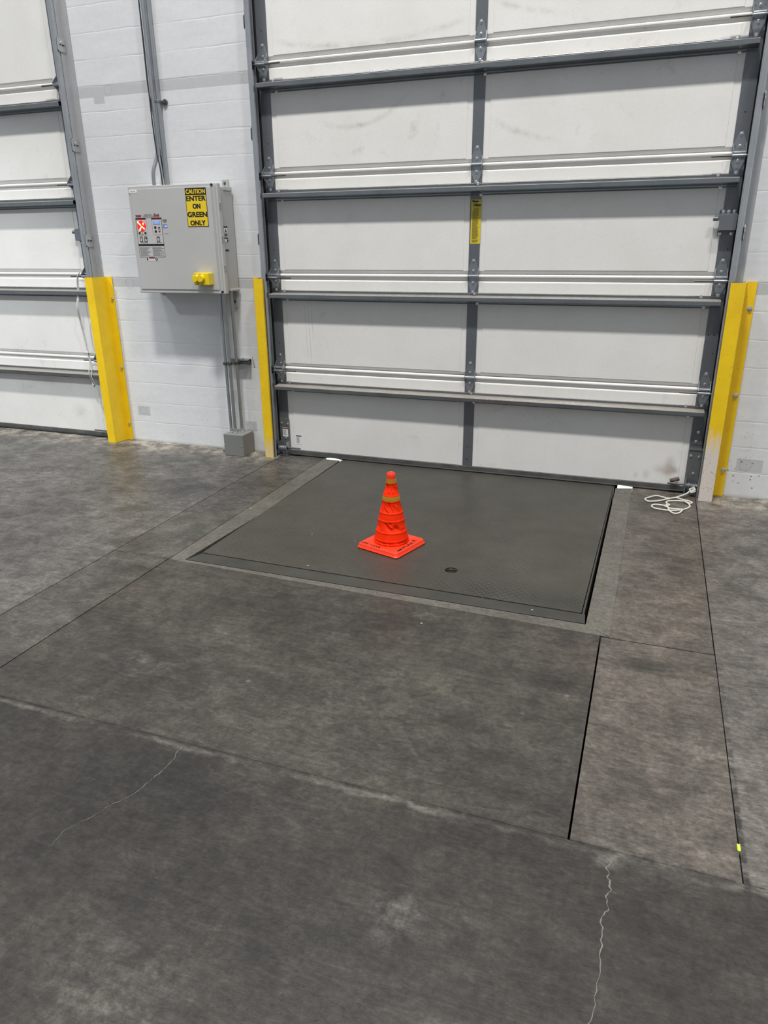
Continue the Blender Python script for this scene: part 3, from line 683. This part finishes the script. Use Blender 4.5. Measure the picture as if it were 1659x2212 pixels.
# ------------------------------------------------------------------ dock leveller
L = empty('dock_leveler', (1.31, -.9, 0)); tag(L, 'square steel tread-plate dock leveler set in the floor before the large door', 'dock leveler')
bm = bmesh.new(); outer = [(.386, -1.724), (2.214, -1.752), (2.2385, .020), (.412, .020)]; hc, hr = (1.604, -1.526), .030
ov = [bm.verts.new((x - 1.31, y + .9, 0.001)) for x, y in outer]; hv = [bm.verts.new((hc[0] + hr * math.cos(2 * PI * i / 32) - 1.31, hc[1] + hr * math.sin(2 * PI * i / 32) + .9, .001)) for i in range(32)]
ed = [bm.edges.new((ov[i], ov[(i + 1) % 4])) for i in range(4)] + [bm.edges.new((hv[i], hv[(i + 1) % 32])) for i in range(32)]
bmesh.ops.triangle_fill(bm, edges=ed, use_beauty=True)
for ring in (ov, hv):
    n = len(ring); lo = [bm.verts.new((v.co.x, v.co.y, -.014)) for v in ring]
    for i in range(n): bm.faces.new((ring[i], ring[(i + 1) % n], lo[(i + 1) % n], lo[i]))
me = bpy.data.meshes.new('deck_plate'); bmesh.ops.recalc_face_normals(bm, faces=bm.faces[:]); bm.to_mesh(me); bm.free()
me.materials.append(DECK); dp = bpy.data.objects.new('deck_plate', me); C.objects.link(dp); dp.parent = L
c = MB(); c.lathe([(.0, -.012), (.0285, -.012)], c=(1.604, -1.526, 0), n=32, cap=False); c = c.build('lift_hole_cap', plain('dark_cap', (.014, .012, .011), .5), dp)
c = MB(); c.tube([(1.604 + .0285 * math.cos(a), -1.526 + .0285 * math.sin(a), -.007) for a in [math.radians(20 + 140 * i / 24) for i in range(25)]], .0012, 6); c.build('cap_rim', GDARK, dp)
b = MB().box(1.602, 1.606, -1.556, -1.546, -.013, -.002); b.build('cap_tab', GDARK, dp)
b = MB(); v = [(.357, -1.818), (2.236, -1.834), (2.230, -1.757), (.386, -1.729)]
b.add([(x, y, .0) for x, y in v] + [(x, y, -.08) for x, y in v], [(0, 1, 2, 3), (4, 5, 6, 7), (0, 1, 5, 4), (1, 2, 6, 5), (2, 3, 7, 6), (3, 0, 4, 7)])
b.build('header_beam', BEAM, L, bevel=.0015)
b = MB(); v = [(2.2175, -1.757), (2.226, -1.757), (2.2445, .02), (2.2405, .02)]
b.add([(x, y, .0) for x, y in v] + [(x, y, -.1) for x, y in v], [(0, 1, 2, 3), (4, 5, 6, 7), (0, 1, 5, 4), (1, 2, 6, 5), (2, 3, 7, 6), (3, 0, 4, 7)])
b.build('toe_guard', BEAM, L)

# ------------------------------------------------------------------ traffic cone
CX, CY, CA = 1.243, -1.340, math.radians(-17.5)
cone = empty('traffic_cone', (CX, CY, .001)); cone.rotation_euler = (0, 0, CA)
tag(cone, 'bright orange collapsible fabric traffic cone standing on the steel dock plate', 'traffic cone')
def lbuild(mb, name, mat, parent, **k):
    # geometry given in the thing's own coordinates
    o = mb.build(name, mat, None, **k); o.parent = parent; return o
b = MB(); hs = .127
def rsq(h, r, z, n=6):
    out = []
    for q, (sx, sy) in enumerate(((1, 1), (-1, 1), (-1, -1), (1, -1))):
        for i in range(n + 1):
            a = PI / 2 * q + PI / 2 * i / n; out.append((sx * (h - r) + r * math.cos(a), sy * (h - r) + r * math.sin(a), z))
    return out
rings = [rsq(hs - .004, .018, 0), rsq(hs, .020, .004), rsq(hs, .020, .007), rsq(hs - .003, .02, .010), rsq(hs - .007, .018, .024), rsq(hs - .012, .016, .0275), rsq(.085, .08, .028), rsq(.05, .05, .028)]
v = [p for r in rings for p in r]; n = len(rings[0]); f = [(j * n + i, j * n + (i + 1) % n, (j + 1) * n + (i + 1) % n, (j + 1) * n + i) for j in range(len(rings) - 1) for i in range(n)] + [tuple(range(n))[::-1]]
b.add(v, f); base = lbuild(b, 'cone_base', plain('orange_base_plastic', (.86, .042, .010), .42), cone, smooth=True)
zb0, zt0, r0, r1 = .028, .358, .0880, .0220
def rad(z): return r0 + (r1 - r0) * (z - zb0) / (zt0 - zb0)
seams = [.036, .051, .091, .149, .187, .246, .273, .335]
def ring_r(z):
    r = rad(z)
    for s_ in seams: r += .0022 * math.exp(-((z - s_) / .0030) ** 2)
    return r
smooth_z = [(.028, .036), (.051, .091), (.149, .187), (.246, .273), (.335, .358)]
def is_flat(z):
    return max([0] + [min(1, (z - a) / .004, (b_ - z) / .004) for a, b_ in smooth_z if a < z < b_])
NR, NS = 170, 128; v = []; f = []
for j in range(NR + 1):
    z = zb0 + (zt0 - zb0) * j / NR
    seg = max([s_ for s_ in [zb0] + seams if s_ <= z]); nxt = min([s_ for s_ in seams + [zt0] if s_ > z] + [zt0]); u = (z - seg) / max(nxt - seg, 1e-4); env = math.sin(PI * min(max(u, 0), 1)) * (1 - is_flat(z))
    for i in range(NS):
        a = 2 * PI * i / NS; aa = a + z * 9; q = Vector((math.cos(aa) * 1.7, math.sin(aa) * 1.7, z * 11))
        wv = .25 - abs(noise.noise(q * 1.3)) * 1.3; w2 = .2 - abs(noise.noise(q * 2.6 + Vector((5, 2, 1))))
        dr = env * (wv * .014 + w2 * .005 - .0035) ; r = ring_r(z) + dr * (r0 * .4 + rad(z)) / r0 * .8
        v.append((r * math.cos(a), r * math.sin(a), z))
for j in range(NR):
    for i in range(NS): f.append((j * NS + i, j * NS + (i + 1) % NS, (j + 1) * NS + (i + 1) % NS, (j + 1) * NS + i))
b = MB(); b.add(v, f); o = lbuild(b, 'fabric_sleeve', CONE, cone); 
for p in o.data.polygons: p.use_smooth = True
for za, zb in ((.2480, .2715), (.3365, .3570)):
    b = MB(); b.lathe([(ring_r(za) - .001, za), (rad(za) + .0016, za + .0008), (rad(zb) + .0016, zb - .0008), (ring_r(zb) - .001, zb)], n=48, cap=False); lbuild(b, 'reflective_band', REFL, cone, smooth=True)
b = MB(); b.lathe([(.0225, .3565), (.0228, .360), (.0215, .374), (.0200, .381), (.0172, .3845), (.0140, .382), (.0125, .376), (.0125, .36)], n=40, cap=False); b.lathe([(0, .362), (.0130, .362)], n=40, cap=False)
lbuild(b, 'cone_cap', plain('orange_cap', (.88, .045, .014), .4), cone, smooth=True)
# handwriting on two sides of the base and a small black bar
def on_base(side, a0, a1, off0, off1):
    # side 0: front-left edge, side 1: front-right edge (cone axes)
    def fn(a, b_):
        t = a0 + (a1 - a0) * a; o_ = off0 + (off1 - off0) * b_; w = .0284
        return (t, -.112 + o_, w) if side == 0 else (.112 - o_, t, w)
    return fn
MK = plain('dark_marker', (.06, .003, .002), .5)
for w_, a_ in (('UEK', (0, -.108, -.062, .000, .017)), ('S', (0, -.052, -.044, -.002, .013)), ('DOOR', (0, -.036, .012, -.003, .012)), ('UN', (1, -.052, -.028, .001, .016)), ('LINK', (1, -.022, .045, -.001, .018)), ('R', (1, .055, .072, .004, .028))):
    b = MB()
    for dd in (0, .0012): text(b, w_, 0, 0, 0, 0, 0, 0, on_base(a_[0], a_[1] + dd, a_[2] + dd, a_[3] + dd * .5, a_[4] + dd * .5))
    lbuild(b, 'marker_writing', MK, base)
b = MB(); b.box(.100, .112, -.092, -.058, .0278, .0286); lbuild(b, 'black_patch', INK, base)

# ------------------------------------------------------------------ ropes
p = [(2.686, -.062, .062), (2.690, -.075, .040), (2.668, -.085, .030), (2.655, -.100, .022), (2.606, -.141, .010), (2.592, -.158, .006), (2.55, -.167, .006), (2.522, -.153, .006), (2.487, -.150, .008), (2.439, -.200, .006), (2.430, -.232, .006), (2.453, -.258, .006),
     (2.504, -.232, .006), (2.55, -.191, .008), (2.596, -.165, .013), (2.633, -.168, .007), (2.669, -.182, .006), (2.685, -.201, .006), (2.672, -.222, .006), (2.641, -.208, .010), (2.596, -.200, .006), (2.559, -.218, .006), (2.545, -.250, .006),
     (2.562, -.290, .006), (2.536, -.308, .007), (2.487, -.303, .006), (2.467, -.332, .006), (2.480, -.366, .006), (2.523, -.380, .006), (2.58, -.378, .006), (2.632, -.345, .006), (2.668, -.290, .006), (2.667, -.242, .008), (2.640, -.214, .016)]
P = smoothpath(p, 14); R = MB(); R.tube(P, .0046, 9, 3, 620, .16); R = R.build('pull_rope', ROPE, None, smooth=True); tag(R, 'white pull rope lying in loops on the floor under the right door corner', 'rope')
p = [(2.545, -.305, .013), (2.555, -.345, .008), (2.565, -.395, .006), (2.590, -.425, .006), (2.615, -.400, .006), (2.628, -.365, .013), (2.61, -.345, .007), (2.57, -.345, .006), (2.53, -.325, .013)]
MB().tube(smoothpath(p, 12), .0046, 9, 3, 620, .16).build('rope_loop', ROPE, R, smooth=True)
b = MB(); b.tube(smoothpath([(2.690, -.066, .058), (2.700, -.080, .046), (2.684, -.088, .036), (2.672, -.076, .044), (2.690, -.070, .050), (2.700, -.086, .036), (2.676, -.092, .030)], 8), .0050, 8, 3, 620, .16); b.build('rope_knot', ROPE, R, smooth=True)
p = [(-1.600, -.060, 1.250), (-1.622, -.064, 1.225), (-1.640, -.060, 1.18), (-1.652, -.056, 1.10), (-1.656, -.082, 1.0), (-1.668, -.060, .90), (-1.665, -.050, .80), (-1.652, -.050, .69), (-1.645, -.06, .66), (-1.636, -.058, .60), (-1.636, -.082, .52), (-1.640, -.06, .45), (-1.634, -.055, .405)]
R2 = MB().tube(smoothpath(p, 16), .0042, 8, 3, 620, .16).build('pull_rope', ROPEG, None, smooth=True); tag(R2, 'greyish doubled pull rope hanging down the left door from its roller', 'rope')
p = [(-1.612, -.058, 1.240), (-1.628, -.060, 1.20), (-1.644, -.052, 1.10), (-1.645, -.084, 1.0), (-1.655, -.06, .88), (-1.648, -.052, .68), (-1.638, -.050, .64), (-1.622, -.060, .56), (-1.618, -.082, .49), (-1.608, -.058, .40), (-1.585, -.050, .26), (-1.575, -.045, .16)]
MB().tube(smoothpath(p, 16), .0030, 8, 3, 620, .16).build('rope_strand', ROPEG, R2, smooth=True)
b = MB(); b.tube(smoothpath([(-1.655, -.052, .675), (-1.640, -.060, .668), (-1.640, -.046, .660), (-1.657, -.05, .655), (-1.648, -.062, .672)], 6), .0045, 8); b.tube(smoothpath([(-1.645, -.055, .43), (-1.628, -.062, .425), (-1.632, -.05, .415), (-1.648, -.055, .418)], 6), .0045, 8); islands(b, 'rope_knot', ROPEG, R2, smooth=True)

# ------------------------------------------------------------------ control box
BX = empty('control_box', (-.65, 0, 1.45)); tag(BX, 'grey dock control box with red signal lamp and yellow caution sign on the wall', 'control box')
MB().box(-.975, -.315, -.168, -.012, 1.135, 1.772).build('enclosure_body', BOXS, BX, bevel=.006)
b = MB(); b.box(-.315, -.309, -.120, -.020, 1.752, 1.775); b.box(-.315, -.308, -.125, -.014, 1.135, 1.150); islands(b, 'drip_rim', BOXG, BX, bevel=.002)
lid = MB().box(-.984, -.306, -.2, -.162, 1.122, 1.790).build('enclosure_door', BOXG, BX, bevel=.004)
MB().box(-.966, -.352, -.2045, -.199, 1.146, 1.771).build('door_panel', BOXG, lid, bevel=.002)
b = MB(); b.box(-.346, -.340, -.203, -.199, 1.148, 1.768); b.box(-.326, -.318, -.203, -.199, 1.14, 1.775); islands(b, 'door_groove', BOXS, lid, bevel=.001)
for z in (1.780, 1.134):
    c = MB(); c.lathe([(.008, -.2045), (.008, -.1995), (.0045, -.1985)][::-1], c=(-.345 if z > 1.5 else -.330, 0, z), axis='y', n=14); c.build('door_screw', INK, lid)
for zc in (1.66, 1.462, 1.285):
    b = MB()
    for i in range(4): b.box(-.3065, -.303, -.196, -.172, zc + .012 - i * .0085, zc + .016 - i * .0085)
    b.box(-.3065, -.3035, -.198, -.170, zc - .022, zc - .016); b.build('door_hinge', BOXS, lid)
b = MB(); b.box(-.383, -.338, -.014, -.004, 1.768, 1.822); b.box(-.372, -.336, -.014, -.004, 1.02, 1.134); b.box(-.96, -.93, -.014, -.004, 1.10, 1.134); islands(b, 'mounting_tab', BOXS, BX, bevel=.002)
b = MB(); b.lathe([(.009, -.0145), (.007, -.0185)], c=(-.362, 0, 1.80), axis='y', n=12); b.lathe([(.009, -.0145), (.007, -.0185)], c=(-.354, 0, 1.06), axis='y', n=12); islands(b, 'mounting_screw', SHAFT, BX)
F = -.2048
sg = MB().box(-.542, -.387, F - .0014, F, 1.5365, 1.7655).build('caution_sign', INK, BX)
sg['label'] = 'yellow and black caution sign'
MB().box(-.5385, -.3905, F - .0019, F - .0013, 1.5400, 1.7225).build('sign_field', YST, sg)
b = MB(); text(b, 'CAUTION', -.536, -.393, 1.7310, 1.7580, F - .0020, .0, None, .09); b.build('sign_heading', YST, sg)
for w_, a0, a1, b0, b1 in (('ENTER', -.5365, -.3925, 1.6890, 1.7190), ('ON', -.4935, -.4350, 1.6430, 1.6735), ('GREEN', -.5380, -.3910, 1.5940, 1.6250), ('ONLY', -.5220, -.4080, 1.5440, 1.5745)):
    b = MB(); text(b, w_, a0, a1, b0, b1, F - .0025, .0, None, .13); b.build('sign_lettering', INK, sg)
b = MB().box(-.972, -.911, F - .0008, F, 1.749, 1.767).build('name_tag', WST, BX); k = MB(); k.box(-.962, -.922, F - .0012, F - .0008, 1.7565, 1.7595); k.build('tag_print', INKG, b)
# operator panel
pn = MB().box(-.946, -.742, F - .0006, F, 1.353, 1.597).build('operator_panel', GST, BX)
def frame(mb, x0, x1, z0, z1, w, y): mb.box(x0, x1, y - .0004, y, z1 - w, z1); mb.box(x0, x1, y - .0004, y, z0, z0 + w); mb.box(x0, x0 + w, y - .0004, y, z0, z1); mb.box(x1 - w, x1, y - .0004, y, z0, z1)
y1_ = F - .0006; b = MB(); frame(b, -.946, -.742, 1.432, 1.597, .0022, y1_); frame(b, -.946, -.742, 1.353, 1.432, .0018, y1_); b.box(-.946, -.742, y1_ - .0004, y1_, 1.422, 1.434); frame(b, -.942, -.862, 1.490, 1.594, .0009, y1_); frame(b, -.820, -.744, 1.490, 1.594, .0009, y1_); b.build('panel_frame', INK, pn)
b = MB(); b.box(-.944, -.866, y1_ - .0007, y1_ - .0003, 1.586, 1.597); b.box(-.822, -.743, y1_ - .0007, y1_ - .0003, 1.586, 1.597); islands(b, 'panel_header', plain('dark_maroon', (.09, .012, .02), .5), pn)
ln = MB().lathe([(.0001, y1_ - .004), (.030, y1_ - .004), (.0335, y1_ - .001), (.0335, y1_)], c=(-.904, 0, 1.548), axis='y', n=36).build('signal_lamp', LRED, BX)
ln['label'] = 'glowing red round signal lamp with an X of lights'
b = MB()
for dx, dz, r in ((-.0225, .0225, .0042), (-.0185, .0180, .0048), (-.0135, .0130, .0044), (-.0080, .0075, .0050), (-.0030, .0030, .0036), (.0050, -.0050, .0046), (.0090, -.0080, .0036), (.0165, -.0140, .0048), (.0210, -.0190, .0042), (.0165, .0135, .0052), (.0180, .0085, .0040), (-.0035, -.0110, .0044), (-.0085, -.0185, .0048), (-.0125, -.0240, .0048), (-.0150, -.0275, .0040)):
    b.lathe([(.0001, y1_ - .0058), (r, y1_ - .0050), (r, y1_ - .0040)], c=(-.904 + dx, 0, 1.548 + dz), axis='y', n=12)
islands(b, 'led_dot', LDOT, ln)
b = MB().box(-.809, -.757, y1_ - .0015, y1_, 1.557, 1.576).build('display', LCD, pn)
k = MB(); k.box(-.800, -.766, y1_ - .0019, y1_ - .0015, 1.569, 1.5715); k.box(-.796, -.772, y1_ - .0019, y1_ - .0015, 1.5625, 1.565); k.build('display_text', plain('lcd_white', (.7, .8, 1), .4), b)
b = MB(); b.lathe([(.0001, y1_ - .001), (.0085, y1_ - .001), (.0085, y1_)], c=(-.797, 0, 1.536), axis='y', n=20); b.lathe([(.0001, y1_ - .001), (.0085, y1_ - .001), (.0085, y1_)], c=(-.796, 0, 1.512), axis='y', n=20)
b.poly([(-.776, 1.531), (-.758, 1.531), (-.767, 1.543)], y1_ - .001, y1_); islands(b, 'round_button', INK, pn)
b = MB(); b.poly([(-.776, 1.515), (-.758, 1.515), (-.767, 1.504)], y1_ - .001, y1_); b.box(-.776, -.757, y1_ - .001, y1_, 1.5225, 1.5240); islands(b, 'down_button', MAROON, pn)
b = MB()
for x in (-.926, -.880): b.poly([(x - .005, 1.500), (x + .005, 1.500), (x, 1.510)], y1_ - .001, y1_)
for x in (-.932, -.886): b.lathe([(.0001, y1_ - .0006), (.008, y1_ - .0006), (.008, y1_)], c=(x + .006, 0, 1.503), axis='y', n=16)
islands(b, 'pictogram', INK, pn); b = MB().poly([(-.914, 1.492), (-.895, 1.492), (-.9045, 1.508)], y1_ - .0012, y1_).build('amber_pictogram', plain('amber_ink', (.45, .25, .08), .5), pn)
for x0, x1 in ((-.929, -.906), (-.894, -.870), (-.795, -.771)):
    b = MB(); frame(b, x0, x1, 1.449, 1.477, .0045, y1_); b.box(x0 + .001, x1 - .001, y1_ - .0004, y1_, 1.480, 1.4830); b.build('switch_marking', INK, pn)
MB().box(-.884, -.872, y1_ - .0005, y1_, 1.466, 1.476).build('switch_marking', INK, pn)
b = MB(); b.box(-.928, -.868, y1_ - .0004, y1_, 1.4415, 1.4442); b.build('panel_lettering', INK, pn); b = MB(); b.box(-.800, -.760, y1_ - .0004, y1_, 1.4415, 1.4442); b.build('panel_lettering', INK, pn)
b = MB(); random.seed(11)
for col in ((-.940, -.846), (-.840, -.746)):
    z = 1.416
    while z > 1.360:
        w = random.uniform(.6, 1.0) * (col[1] - col[0]); b.box(col[0] + (.004 if random.random() < .4 else 0), col[0] + w, y1_ - .0004, y1_, z - .0018, z); z -= .0036
b.build('instruction_print', INKG, pn)
b = MB(); text(b, 'INTEGRATED', -.876, -.818, 1.611, 1.618, F - .0006); text(b, 'CONTROL SYSTEM', -.884, -.806, 1.602, 1.609, F - .0006); b.build('header_print', INK, BX)
b = MB(); text(b, 'iDock', -.800, -.755, 1.603, 1.621, F - .0006, .0, None, .12); b.build('maker_mark', MAROON, BX); b = MB(); b.box(-.944, -.898, F - .0006, F, 1.611, 1.616); b.box(-.942, -.900, F - .0006, F, 1.602, 1.608); islands(b, 'maker_mark', MAROON, BX)
b = MB(); b.box(-.736, -.703, F - .001, F, 1.534, 1.556); b = b.build('blue_sticker', BLUE, BX); k = MB().poly([(-.727, 1.541), (-.717, 1.546), (-.708, 1.551), (-.706, 1.538), (-.715, 1.538)], F - .0014, F - .001); k.build('sticker_emblem', WST, b)
b = MB(); random.seed(4)
for i, w in enumerate((.028, .034, .034, .028, .018)): b.box(-.718 - w / 2, -.718 + w / 2, F - .0005, F, 1.583 - i * .0042, 1.5855 - i * .0042)
b.box(-.733, -.700, F - .0005, F, 1.4970, 1.4985); islands(b, 'side_print', INKG, BX)
b = MB().box(-.895, -.802, F - .0006, F, 1.328, 1.352).build('approval_sticker', plain('grey_label', (.62, .62, .63), .5), BX)
k = MB(); k.box(-.875, -.828, F - .0010, F - .0006, 1.344, 1.352); k.build('sticker_header', MAROON, b)
k = MB(); k.lathe([(.0001, F - .001), (.010, F - .001), (.010, F - .0006)], c=(-.815, 0, 1.340), axis='y', n=20); k.box(-.892, -.882, F - .001, F - .0006, 1.332, 1.350); islands(k, 'sticker_print', INK, b)
k = MB(); text(k, 'c', -.819, -.811, 1.334, 1.346, F - .0012); k.build('sticker_symbol', WST, b)
# yellow twin outlet cover
yo = MB().box(-.500, -.388, -.262, F, 1.180, 1.2555).build('outlet_cover', YPL, BX, bevel=.004)
for x, z in ((-.478, 1.222), (-.438, 1.222)):
    c = MB().lathe([(.0235, -.262), (.0235, -.284), (.021, -.287), (.0001, -.287)], c=(x, 0, z), axis='y', n=36).build('outlet_lid', YPL, yo, smooth=True)
b = MB()
for x in (-.482, -.446): b.cyl((x - .006, -.270, 1.248), (x + .006, -.270, 1.248), .0035, 10)
b.box(-.476, -.470, -.268, -.262, 1.183, 1.190); b.box(-.440, -.434, -.268, -.262, 1.183, 1.190); islands(b, 'lid_hinge', plain('dark_yellow_plastic', (.30, .21, .01), .5), yo)
# labels on the side of the box
b = MB(); xs = -.3145
def sbox(mb, y0, y1, z0, z1, o_=0): mb.box(xs - .001, xs + .0012 + o_, y0, y1, z0, z1)
sbox(b, -.146, -.104, 1.528, 1.538); sbox(b, -.146, -.106, 1.462, 1.470); sbox(b, -.146, -.106, 1.386, 1.397); sbox(b, -.118, -.106, 1.444, 1.457); sbox(b, -.144, -.110, 1.488, 1.4905); sbox(b, -.140, -.110, 1.484, 1.4855); b.build('side_label_print', INK, BX)
b = MB(); sbox(b, -.145, -.108, 1.500, 1.5275); sbox(b, -.144, -.108, 1.471, 1.474); sbox(b, -.144, -.122, 1.444, 1.460); b = b.build('side_label', WST, BX)
k = MB(); k.add([(xs + .0016, -.140, 1.504), (xs + .0016, -.116, 1.504), (xs + .0016, -.128, 1.524)], [(0, 1, 2)]); sbox(k, -.137, -.119, 1.476, 1.482); k.build('side_label_symbol', INK, b)
MB().box(-.655, -.640, -.160, -.150, 1.788, 1.793).build('vent_plug', JBX, BX)

# ------------------------------------------------------------------ conduits and junction box
def pipe(name, pts, r, label, sub=()):
    o = MB().tube(pts, r, 16).build(name, EMT, None, smooth=True); tag(o, label, 'conduit', 'steel conduits on the wall'); return o
c1 = pipe('conduit', [(-.795, -.030, 1.7735), (-.795, -.030, 3.4)], .0135, 'straight steel conduit rising from the control box top, rear of the pair')
pts = smoothpath([(-.845, -.100, 1.7735), (-.845, -.100, 1.84), (-.842, -.094, 1.89), (-.826, -.070, 1.96), (-.818, -.058, 2.02), (-.816, -.056, 2.10), (-.816, -.056, 3.4)], 8)
c2 = pipe('conduit', pts, .0115, 'steel conduit with an offset bend above the control box')
# strut clip with bolt
cl = MB().box(-.818, -.778, -.046, -.002, 2.285, 2.300).build('conduit_strap', GALV, c1, bevel=.002)
b = MB().cyl((-.760, -.012, 2.290), (-.760, -.001, 2.290), .017, 16); b.cyl((-.760, -.020, 2.290), (-.760, -.011, 2.290), .008, 10); b.build('beam_clip', SHAFT, c1)
def cable(pts, label): return tag(MB().tube(smoothpath(pts, 8), .0042, 8).build('black_cable', CBL, None, smooth=True), label, 'cable', 'black cables along the upper conduit')
cable([(-.832, -.062, 3.3), (-.838, -.06, 2.85), (-.840, -.055, 2.6), (-.838, -.060, 2.38), (-.828, -.072, 2.28), (-.822, -.078, 2.15), (-.812, -.082, 2.0), (-.795, -.086, 1.9), (-.786, -.090, 1.778)], 'black cable following the upper conduit down and crossing in front of it')
cable([(-.842, -.048, 3.3), (-.848, -.046, 2.85), (-.852, -.042, 2.6), (-.848, -.048, 2.38), (-.835, -.052, 2.28), (-.832, -.040, 2.15), (-.822, -.030, 2.0), (-.816, -.018, 1.779)], 'thin black cable hugging the left side of the upper conduit')
jb = empty('junction_box', (-.368, -.085, 0)); tag(jb, 'small grey steel junction box on the floor at the foot of three conduits', 'junction box')
MB().box(-.446, -.290, -.160, -.008, .001, .156).build('box_shell', JBX, jb, bevel=.002); MB().box(-.446, -.290, -.1625, -.1605, .002, .155).build('box_cover', JBX, jb, bevel=.001)
for x, z in ((-.440, .076), (-.304, .078)):
    c = MB().lathe([(.005, -.163), (.005, -.166), (.003, -.167)], c=(x, 0, z), axis='y', n=12); c.build('cover_screw', BOLT, jb)
MB().cyl((-.498, -.105, .012), (-.447, -.060, .012), .006, 10).build('pipe_stub', SHAFT, jb)
for i, (x, y, r, lab) in enumerate(((-.413, -.105, .0105, 'left of three conduits between control box and junction box'), (-.381, -.105, .0115, 'middle of three conduits between control box and junction box'), (-.352, -.060, .0120, 'right of three conduits, set back, between control box and junction box'))):
    o = MB().tube([(x, y, .158), (x, y, 1.133)], r, 18).build('conduit', EMT, None, smooth=True); tag(o, lab, 'conduit', 'steel conduits on the wall')
    MB().lathe([(r + .004, .157), (r + .004, .163), (r + .001, .165), (r + .001, .178), (r + .0035, .180), (r + .0035, .186), (r, .187)], c=(x, y, 0), n=20).build('pipe_fitting', BOLT, o, smooth=True)
    b = MB(); b.box(x - r - .003, x + r + .003, y - r - .004, y + r + .002, .640, .662); b.cyl((x - .004, y - r - .010, .651), (x - .004, y - r - .003, .651), .006, 8); b.build('pipe_clamp', SHAFT, o, bevel=.002)
us = MB(); us.strip([(-.002, .636), (-.045, .636), (-.045, .640)], .0025, -.43, -.268, 'x'); us.strip([(-.002, .672), (-.045, .672), (-.045, .664)], .0025, -.43, -.268, 'x'); us.box(-.43, -.268, -.004, -.001, .636, .672)
us = us.build('strut_channel', GALV, None); tag(us, 'short horizontal slotted strut channel holding the three lower conduits', 'bracket')
MB().box(-.330, -.272, -.040, -.006, .643, .665).build('channel_spring_nut', SHAFT, us)
b = MB().cyl((-.318, -.030, .6732), (-.318, -.030, .680), .005, 8).build('channel_bolt', SHAFT, us)
sc = MB().add([(-.2605, -.0015, .690), (-.2575, -.0015, .690), (-.2420, -.0015, .612), (-.2500, -.0015, .612)], [(0, 1, 2, 3)]).build('scrape_mark', plain('scraped_grey', (.22, .22, .22), .7), WALL)
# loose bits swept on the floor
random.seed(21); flakes = []
for i, (x, y, s_) in enumerate(((.30, -1.10, .010), (.95, -1.70, .008), (.80, -1.335, .006), (2.02, -1.795, .006), (1.05, -1.35, .005), (1.62, -2.05, .007))):
    mb = MB(); n = 7; top = [(x + s_ * random.uniform(.5, 1) * math.cos(2 * PI * k / n), y + s_ * random.uniform(.4, .8) * math.sin(2 * PI * k / n)) for k in range(n)]
    mb.add([(a, c_, .0012) for a, c_ in top] + [(a, c_, .0035) for a, c_ in top], [tuple(range(n))[::-1], tuple(range(n, 2 * n))] + [(k, (k + 1) % n, n + (k + 1) % n, n + k) for k in range(n)])
    o = mb.build('concrete_flake', plain('pale_flake', (.30, .28, .24), .8) if 'pale_flake' not in bpy.data.materials else bpy.data.materials['pale_flake'])
    tag(o, 'tiny pale concrete flake lying on the dock floor', 'debris', 'pale flakes scattered on the floor and dock plate')

# ------------------------------------------------------------------ lights: a row of ceiling fixtures parallel to the wall, plus an added fill spot
def area(name, loc, sx, sy, power, col=(1, .98, .94), rot=(0, 0, 0)):
    l = bpy.data.lights.new(name, 'AREA'); l.shape = 'RECTANGLE'; l.size = sx; l.size_y = sy; l.energy = power; l.color = col
    o = bpy.data.objects.new(name, l); C.objects.link(o); o.location = loc; o.rotation_euler = rot; return o
area('ceiling_light', (.9, -4.4, 11.0), 1.2, .50, 1030, (1, .965, .91))
area('ceiling_light', (5.4, -4.4, 11.0), 1.2, .50, 500, (1, .965, .91))
area('ceiling_light', (-2.9, -4.4, 11.0), 1.2, .50, 280, (.95, .98, 1))
l = bpy.data.lights.new('left_fill_spot', 'SPOT'); l.energy = 700; l.spot_size = math.radians(36); l.spot_blend = 1.0; l.shadow_soft_size = .12; l.color = (.93, .98, 1)  # added spot brightening the low left, in place of reflected sunlight
o = bpy.data.objects.new('left_fill_spot', l); C.objects.link(o); o.location = (-4.2, -4.2, 4.4); o.rotation_euler = (Vector((-2.2, 0, .35)) - o.location).to_track_quat('-Z', 'Y').to_euler()
area('dock_daylight', (1.3, 3.0, 3.2), 4, 3, 500, (.95, .98, 1))
w = bpy.data.worlds.new('World'); bpy.context.scene.world = w; w.use_nodes = True
bg = w.node_tree.nodes['Background']; bg.inputs[0].default_value = (.86, .93, 1.0, 1); bg.inputs[1].default_value = .43

# ------------------------------------------------------------------ camera
cam = bpy.data.cameras.new('Camera'); co = bpy.data.objects.new('Camera', cam); C.objects.link(co)
co.location = (2.35918634, -4.48605525, 1.43490218); co.rotation_euler = (1.21150149, .00938044396, .348137142)
cam.sensor_fit = 'HORIZONTAL'; cam.sensor_width = 36; cam.lens = 1554.79246 / 1659 * 36; cam.clip_start = .02
sc_ = bpy.context.scene; sc_.camera = co
sc_.view_settings.view_transform = 'Standard'; sc_.view_settings.look = 'None'; sc_.view_settings.exposure = 0.0; sc_.view_settings.gamma = 1; sc_.view_settings.use_curve_mapping = False
sc_.cycles.max_bounces = 6
